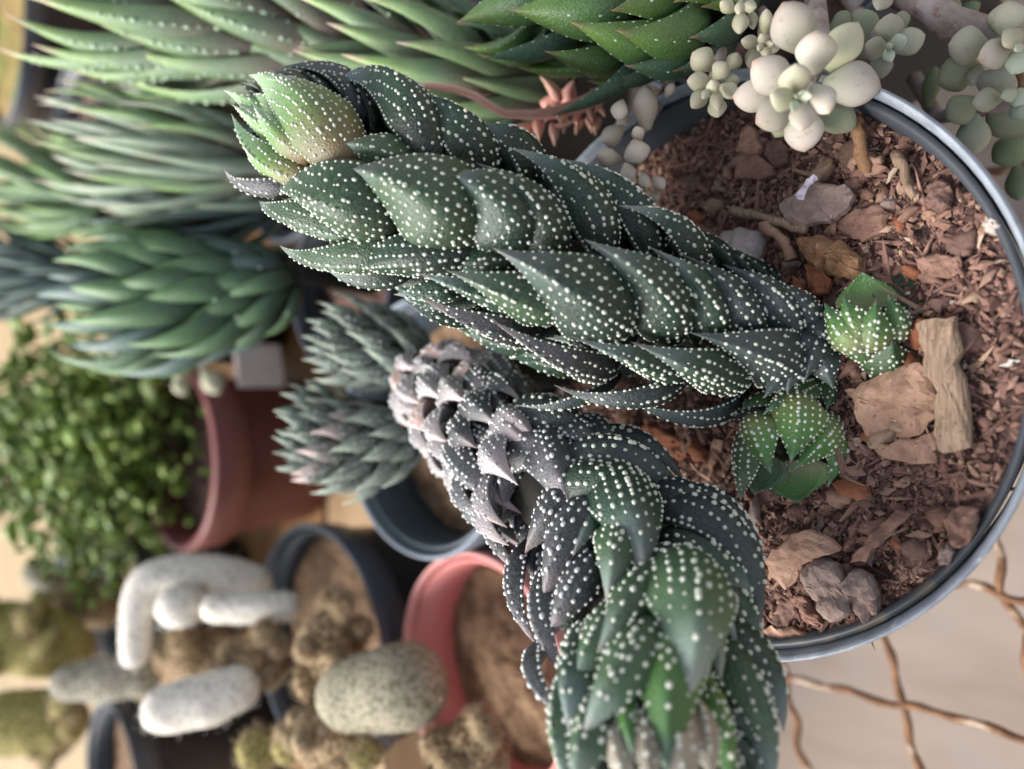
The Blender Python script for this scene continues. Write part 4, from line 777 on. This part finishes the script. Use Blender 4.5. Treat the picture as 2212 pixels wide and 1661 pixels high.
# blue grey pot with two speckled heads
gx, gy = -0.014, 0.1955
pot('blue_grey_pot', 'blue grey pot behind the sprawling plant holding two speckled heads', gx, gy, 0, .0963, .0438, m_blue, m_bluerim, m_peat, taper=.78, drop=.022, band=.02)
column('speckled_haworthia', 'upper speckled grey green head in the blue grey pot', [(930, 800, .226, 60), (880, 770, .226, 100), (810, 750, .226, 108), (750, 740, .226, 80), (710, 735, .227, 45)], 60, .85, .5, [m_speck], m_dots, sp=.0017, r=.00042, prof='tri', base=(gx + .008, gy - .006, .074), rb=.3, bulge=.16)
column('speckled_haworthia', 'lower speckled grey green head with pale pink centre in the blue grey pot', [(920, 930, .226, 60), (860, 950, .226, 100), (780, 970, .226, 112), (700, 965, .227, 90), (640, 955, .228, 45)], 64, .85, .5, [m_speck, m_speck, m_speck, m_speck, m_speckp], m_dots, sp=.0017, r=.00042, prof='tri', base=(gx - .008, gy - .006, .074), rb=.3, bulge=.16)
column('speckled_haworthia', 'small dark speckled shoot between the two speckled heads', [(800, 890, .234, 40), (720, 885, .236, 70), (650, 890, .238, 55)], 24, .9, .5, [m_speck], m_dots, sp=.002, r=.0004, base=(gx + .002, gy + .010, .074), rb=.3)

# salmon pot
pot('salmon_pot', 'salmon pink pot of brown peat left of the sprawling plant', -0.093, .176, 0, .0875, .0398, m_pink, m_pinkrim, m_peat, taper=.78, drop=.019, band=.018)
# dark red pot with shrub
pot('dark_red_pot', 'dark red plastic pot with a thick rim and a green shrub', -0.038, .392, .029, .099, .0486, m_red, m_redrim, m_peat2, taper=.82, drop=.014, band=.018, lip=.0052)
m_bark = plain_mat('shrub_stem', (0.07, 0.05, 0.03), (0.14, 0.10, 0.06), scale=100, rough=.9)
m_sl = leaf_mat('shrub_leaf', [(0, (0.06, 0.12, 0.015)), (.5, (0.15, 0.25, 0.03)), (1, (0.30, 0.40, 0.07))], gfac=.1, rough=.4)
m_sl2 = leaf_mat('shrub_leaf_pale', [(0, (0.16, 0.22, 0.05)), (1, (0.32, 0.40, 0.12))], gfac=.1, rough=.4)
sh = thing('small_leaved_shrub', 'bushy green shrub of tiny round leaves in the dark red pot', 'plant', (-0.040, .405, .09))
b0 = np.array((-0.042, .41, .088)); ends = []
for k in range(22):
    e = un(rng.uniform(-90, 290), rng.uniform(795, 1250), rng.uniform(.37, .50)); m_ = (b0 + e) / 2 + rng.normal(0, .01, 3)
    mk('branch', *tube([b0, m_, e], [.0022, .0016, .0008], 6), m_bark, sh); ends.append((b0, m_, e))
lm = []
for mt in (m_sl, m_sl2, m_sl):
    V, Fc, uu = Leaf((0, 0, 0), (0.0095, 0, 0), (0, 0, 1), .0062 if mt is not m_sl2 else .0072, thick=.3, prof='egg', nu=7, no=5, ni=4, bulge=.05).mesh()
    o = mk('leaf', V, Fc, mt, attr={'u': uu}); lm.append(o.data); bpy.data.objects.remove(o)
def leaf_spot():
    a, m_, e = ends[rng.integers(22)]; f = rng.uniform(.42, 1.0); p = a * (1 - f) ** 2 + 2 * f * (1 - f) * m_ + f * f * e
    return p + rng.normal(0, .017, 3)
shl = np.array(sh.location)
for k in range(300):
    o = bpy.data.objects.new('leaf', lm[k % 3]); col.objects.link(o); o.parent = sh; o.location = Vector(leaf_spot() - shl)
    o.rotation_euler = (rng.uniform(-1, 1), rng.uniform(-1.3, .3), rng.uniform(0, 6.28)); s = rng.uniform(1.0, 1.6); o.scale = (s, s, s)
V0, F0, U0 = Leaf((0, 0, 0), (0.009, 0, 0), (0, 0, 1), .0058, thick=.3, prof='egg', nu=6, no=5, ni=4, bulge=.05).mesh(); VV, FF, UU = [], [], []
for k in range(2200):
    R = np.array(Matrix.Rotation(rng.uniform(0, 6.28), 3, 'Z') @ Matrix.Rotation(rng.uniform(-1.3, .3), 3, 'Y') @ Matrix.Rotation(rng.uniform(-1, 1), 3, 'X'))
    FF += [[q + k * len(V0) for q in f] for f in F0]; VV.append(V0 @ R.T * rng.uniform(.7, 1.2) + leaf_spot()); UU.append(U0)
o = mk('foliage', np.concatenate(VV), FF, m_sl, sh, attr={'u': np.concatenate(UU)}); o['kind'] = 'stuff'

# pale bits beside the red pot
m_card = plain_mat('pale_card', (0.62, 0.53, 0.50), (0.76, 0.68, 0.66), scale=60, rough=.8)
pc = un(560, 790, .375); tag(box('plant_label', pc, (.022, .0022, .024), m_card, rot=.25, origin=pc - (0, 0, .015)), 'small pale square plant label leaning by the dark red pot', 'label')
st = thing('pale_succulent', 'few pale round leaves hanging over the dark red pot rim', 'plant', un(430, 800, .37))
for tip, base, wz in [((475, 850), (440, 800), 48), ((380, 820), (400, 770), 44), ((440, 790), (430, 740), 40), ((250, 790), (290, 740), 60), ((400, 855), (385, 810), 36)]:
    fat_leaf(st, tip, base, wz, .352, 0, m_fatc)
mk('stem', *tube([un(440, 800, .353), un(400, 770, .356), un(330, 740, .36), un(430, 740, .354)], [.0012] * 4), m_branch, st)

# ------------------------------------------------------------------ cacti, lower left
nursery('black pot of brown soil among the white cacti', -.1055, .268, 0, .092, .0495, soil=m_peat)
nursery('black pot at the lower left edge with tan soil', -.216, .436, .029, .117, .044, soil=m_peat)
nursery('black pot behind the bent white cactus', -.135, .482, .029, .098, .046, soil=m_peat)
nursery('black pot behind the olive cactus at the left', -.150, .580, .029, .10, .045, soil=m_moss)
def cactus_mat(name, skin, spine, scale=420, cov=.45):
    m, n, l, b = mat_new(name); t = tex(n, l, scale, kind='voronoi'); q = n.new('ShaderNodeMapRange'); q.inputs['From Min'].default_value = cov - .2; q.inputs['From Max'].default_value = cov + .25
    l.new(t.outputs['Distance'], q.inputs[0]); c = mixc(n, l, q.outputs[0], spine, skin); l.new(c, b.inputs['Base Color']); b.inputs['Roughness'].default_value = .85
    bump(n, l, b, t.outputs['Distance'], -.8, .002); return m
m_cw = cactus_mat('white_spined_skin', (0.34, 0.30, 0.22), (0.78, 0.72, 0.63), 640, .72)
m_cg = cactus_mat('grey_spined_skin', (0.12, 0.115, 0.075), (0.36, 0.32, 0.25), 620, .5)
m_cb = cactus_mat('brown_woolly_skin', (0.14, 0.075, 0.03), (0.46, 0.34, 0.19), 650, .45)
m_cpad = cactus_mat('beige_olive_skin', (0.16, 0.145, 0.085), (0.36, 0.32, 0.23), 620, .55)
m_co = cactus_mat('olive_spined_skin', (0.13, 0.12, 0.02), (0.40, 0.33, 0.11), 650, .5)
m_hw = plain_mat('white_spine', (0.7, 0.68, 0.62), (0.8, 0.78, 0.72), rough=.7, bs=0); m_hb = plain_mat('tan_spine', (0.34, 0.24, 0.13), (0.5, 0.38, 0.24), rough=.7, bs=0)
def cactus(name, label, segs, mat, hair, group='cacti at the left', hl=.0026, nh=1500, lobes=0):
    """segs: list of (view path with depth, radii in px)"""
    p0 = un(*segs[0][0][0]); th = thing(name, label, 'cactus', p0, group)
    if lobes:
        (pa, ra) = segs[0]; c0 = pa[len(pa) // 2]; rm = max(ra); segs = [(pa, [q * .8 for q in ra])] + segs[1:]
        for k in range(lobes):
            q = rng.uniform(0, 6.28); d = rng.uniform(.45, .95) * rm; x, y, t = c0[0] + d * math.cos(q) * 1.15, c0[1] + d * math.sin(q), c0[2] - rng.uniform(-.2, .9) * rm * c0[2] / F
            r = rm * rng.uniform(.26, .48); l = rng.uniform(.2, 1.0) * r
            segs.append(([(x + l, y, t + .002), (x, y, t), (x - l, y + rng.uniform(-.5, .5) * l, t - .002)], [r * .9, r, r * .8]))
        nh = nh // 3
    for path, rad in segs:
        P = np.array([un(*q) for q in path]); k = np.linspace(0, len(P) - 1, 26); ii = range(len(P))
        t = np.interp(k, ii, [q[2] for q in path]); r = np.interp(k, ii, rad) * t / F
        P = np.stack([np.interp(k, ii, P[:, c]) for c in range(3)], 1); ker = np.array([1, 2, 3, 2, 1]) / 9
        pp = np.concatenate([P[:1]] * 2 + [P] + [P[-1:]] * 2); P = np.stack([np.convolve(pp[:, c], ker, 'valid') for c in range(3)], 1)
        s_ = np.linspace(0, 1, 26); ln = np.linalg.norm(P[-1] - P[0]) + 1e-6; e = np.clip(r.mean() / ln, .08, .5)
        cap = np.sqrt(np.clip(1 - np.clip((e - s_) / e, 0, 1) ** 2, 0, 1)) * np.sqrt(np.clip(1 - np.clip((s_ - (1 - e)) / e, 0, 1) ** 2, 0, 1))
        V, Fc = tube(P, np.maximum(r * cap, 1e-5), 22)
        V = V.copy(); c_ = np.repeat(P, 22, 0)
        for q in range(len(c_)):
            V[q] += (V[q] - c_[q]) * 0.05 * mnoise.noise(Vector(V[q] * 140))
        b = mk('stem', V, Fc, mat, th)
        idx = rng.integers(0, len(c_), nh); pos = V[idx] + rng.normal(0, 1, (nh, 3)) * r.mean() * .12; N = V[idx] - c_[idx]; N /= np.linalg.norm(N, axis=1, keepdims=True) + 1e-9
        D = N + rng.normal(0, .5, (nh, 3)); D /= np.linalg.norm(D, axis=1, keepdims=True); S = np.cross(D, rng.normal(0, 1, (nh, 3))); S /= np.linalg.norm(S, axis=1, keepdims=True) + 1e-9
        l_ = hl * rng.uniform(.5, 1.3, (nh, 1)); wd = .00016
        Vh = np.stack([pos - S * wd - D * .0004, pos + S * wd - D * .0004, pos + D * l_, pos + np.cross(D, S) * wd * 1.6], 1).reshape(-1, 3); k4 = np.arange(nh)[:, None] * 4
        h = mk('spines', Vh, np.concatenate([k4 + [0, 1, 2], k4 + [1, 3, 2], k4 + [3, 0, 2]]).tolist(), hair, b); h['kind'] = 'stuff'
    return th
cactus('white_cactus', 'white spined cactus bent like a hook with an arm hanging down', [([(600, 1265, .315), (500, 1245, .312), (400, 1240, .308), (320, 1250, .305), (295, 1310, .302), (292, 1390, .300), (290, 1450, .300)], [30, 42, 45, 42, 36, 33, 28]), ([(560, 1290, .318), (480, 1250, .316), (430, 1260, .315)], [38, 44, 30])], m_cw, m_hw, hl=.0012, nh=500)
cactus('white_cactus', 'small white ball cactus under the hooked white one', [([(390, 1262, .296), (392, 1358, .294)], [52, 52])], m_cw, m_hw, hl=.0012, nh=500)
cactus('white_cactus', 'smooth white finger cactus pointing to the small white ball', [([(650, 1312, .284), (560, 1312, .284), (430, 1315, .284)], [30, 36, 30])], m_cw, m_hw, hl=.0012, nh=500)
cactus('white_cactus', 'brightest white oval cactus lying low at the left', [([(565, 1465, .274), (450, 1510, .270), (300, 1545, .266)], [42, 58, 48])], m_cw, m_hw, hl=.0012, nh=500)
cactus('white_cactus', 'grey white dotted cactus below the hanging hook', [([(350, 1455, .318), (240, 1465, .318), (110, 1480, .320)], [40, 48, 34])], m_cg, m_hw, hl=.0012, nh=500)
cactus('brown_cactus', 'round pinkish brown woolly cactus in the middle', [([(600, 1425, .284), (550, 1422, .282), (485, 1420, .282)], [62, 70, 60])], m_cb, m_hb, lobes=9)
cactus('brown_cactus', 'dark brown lobed woolly cactus beside the salmon pot', [([(790, 1400, .262), (720, 1380, .262), (640, 1400, .264)], [60, 80, 62]), ([(760, 1310, .266), (720, 1310, .266), (690, 1320, .266)], [30, 36, 28]), ([(700, 1460, .262), (650, 1500, .262)], [50, 46])], m_cb, m_hb, lobes=9)
cactus('olive_cactus', 'blunt olive grey stump cactus in front of the salmon pot', [([(690, 1512, .244), (770, 1500, .240), (850, 1485, .235), (965, 1465, .230)], [64, 80, 92, 92])], m_cpad, m_hb, hl=.0010, nh=500)
cactus('brown_cactus', 'brown woolly cactus at the bottom edge by the yellow lobe', [([(640, 1620, .246), (720, 1590, .242), (790, 1580, .240)], [56, 70, 58])], m_cb, m_hb, lobes=9)
cactus('yellow_cactus', 'yellow green lobed cactus at the bottom edge', [([(600, 1640, .252), (660, 1580, .252), (720, 1510, .254)], [44, 42, 28]), ([(760, 1650, .232), (820, 1610, .231)], [34, 30]), ([(520, 1640, .262), (600, 1600, .262)], [52, 40])], m_co, m_hb, lobes=11)
cactus('olive_cactus', 'tall olive cactus at the left edge under the shrub', [([(200, 1420, .37), (100, 1390, .37), (0, 1370, .37), (-80, 1360, .37)], [60, 92, 92, 60])], m_co, m_hb, lobes=11)
cactus('olive_cactus', 'mossy green brown cactus at the lower left edge', [([(190, 1560, .345), (90, 1560, .345), (-60, 1560, .345)], [60, 86, 80])], m_co, m_hb, lobes=11)
cactus('brown_cactus', 'brown woolly cactus behind the olive one at the left', [([(260, 1320, .40), (180, 1315, .40), (90, 1310, .40)], [40, 52, 40])], m_cb, m_hb, lobes=9)
cactus('brown_cactus', 'tan brown cactus between the hook and the round woolly one', [([(490, 1440, .31), (420, 1420, .31), (350, 1400, .312)], [60, 74, 50])], m_cb, m_hb, lobes=9)
cactus('white_cactus', 'pale cone cactus standing under the shrub at the left', [([(140, 1270, .42), (90, 1240, .42), (50, 1235, .42)], [36, 34, 22])], m_cg, m_hw, hl=.0012, nh=500)
cactus('olive_cactus', 'tan mossy cactus at the bottom edge in the salmon pot', [([(1080, 1640, .226), (1020, 1600, .228), (960, 1640, .228)], [60, 74, 50])], m_cb, m_hb, lobes=9)
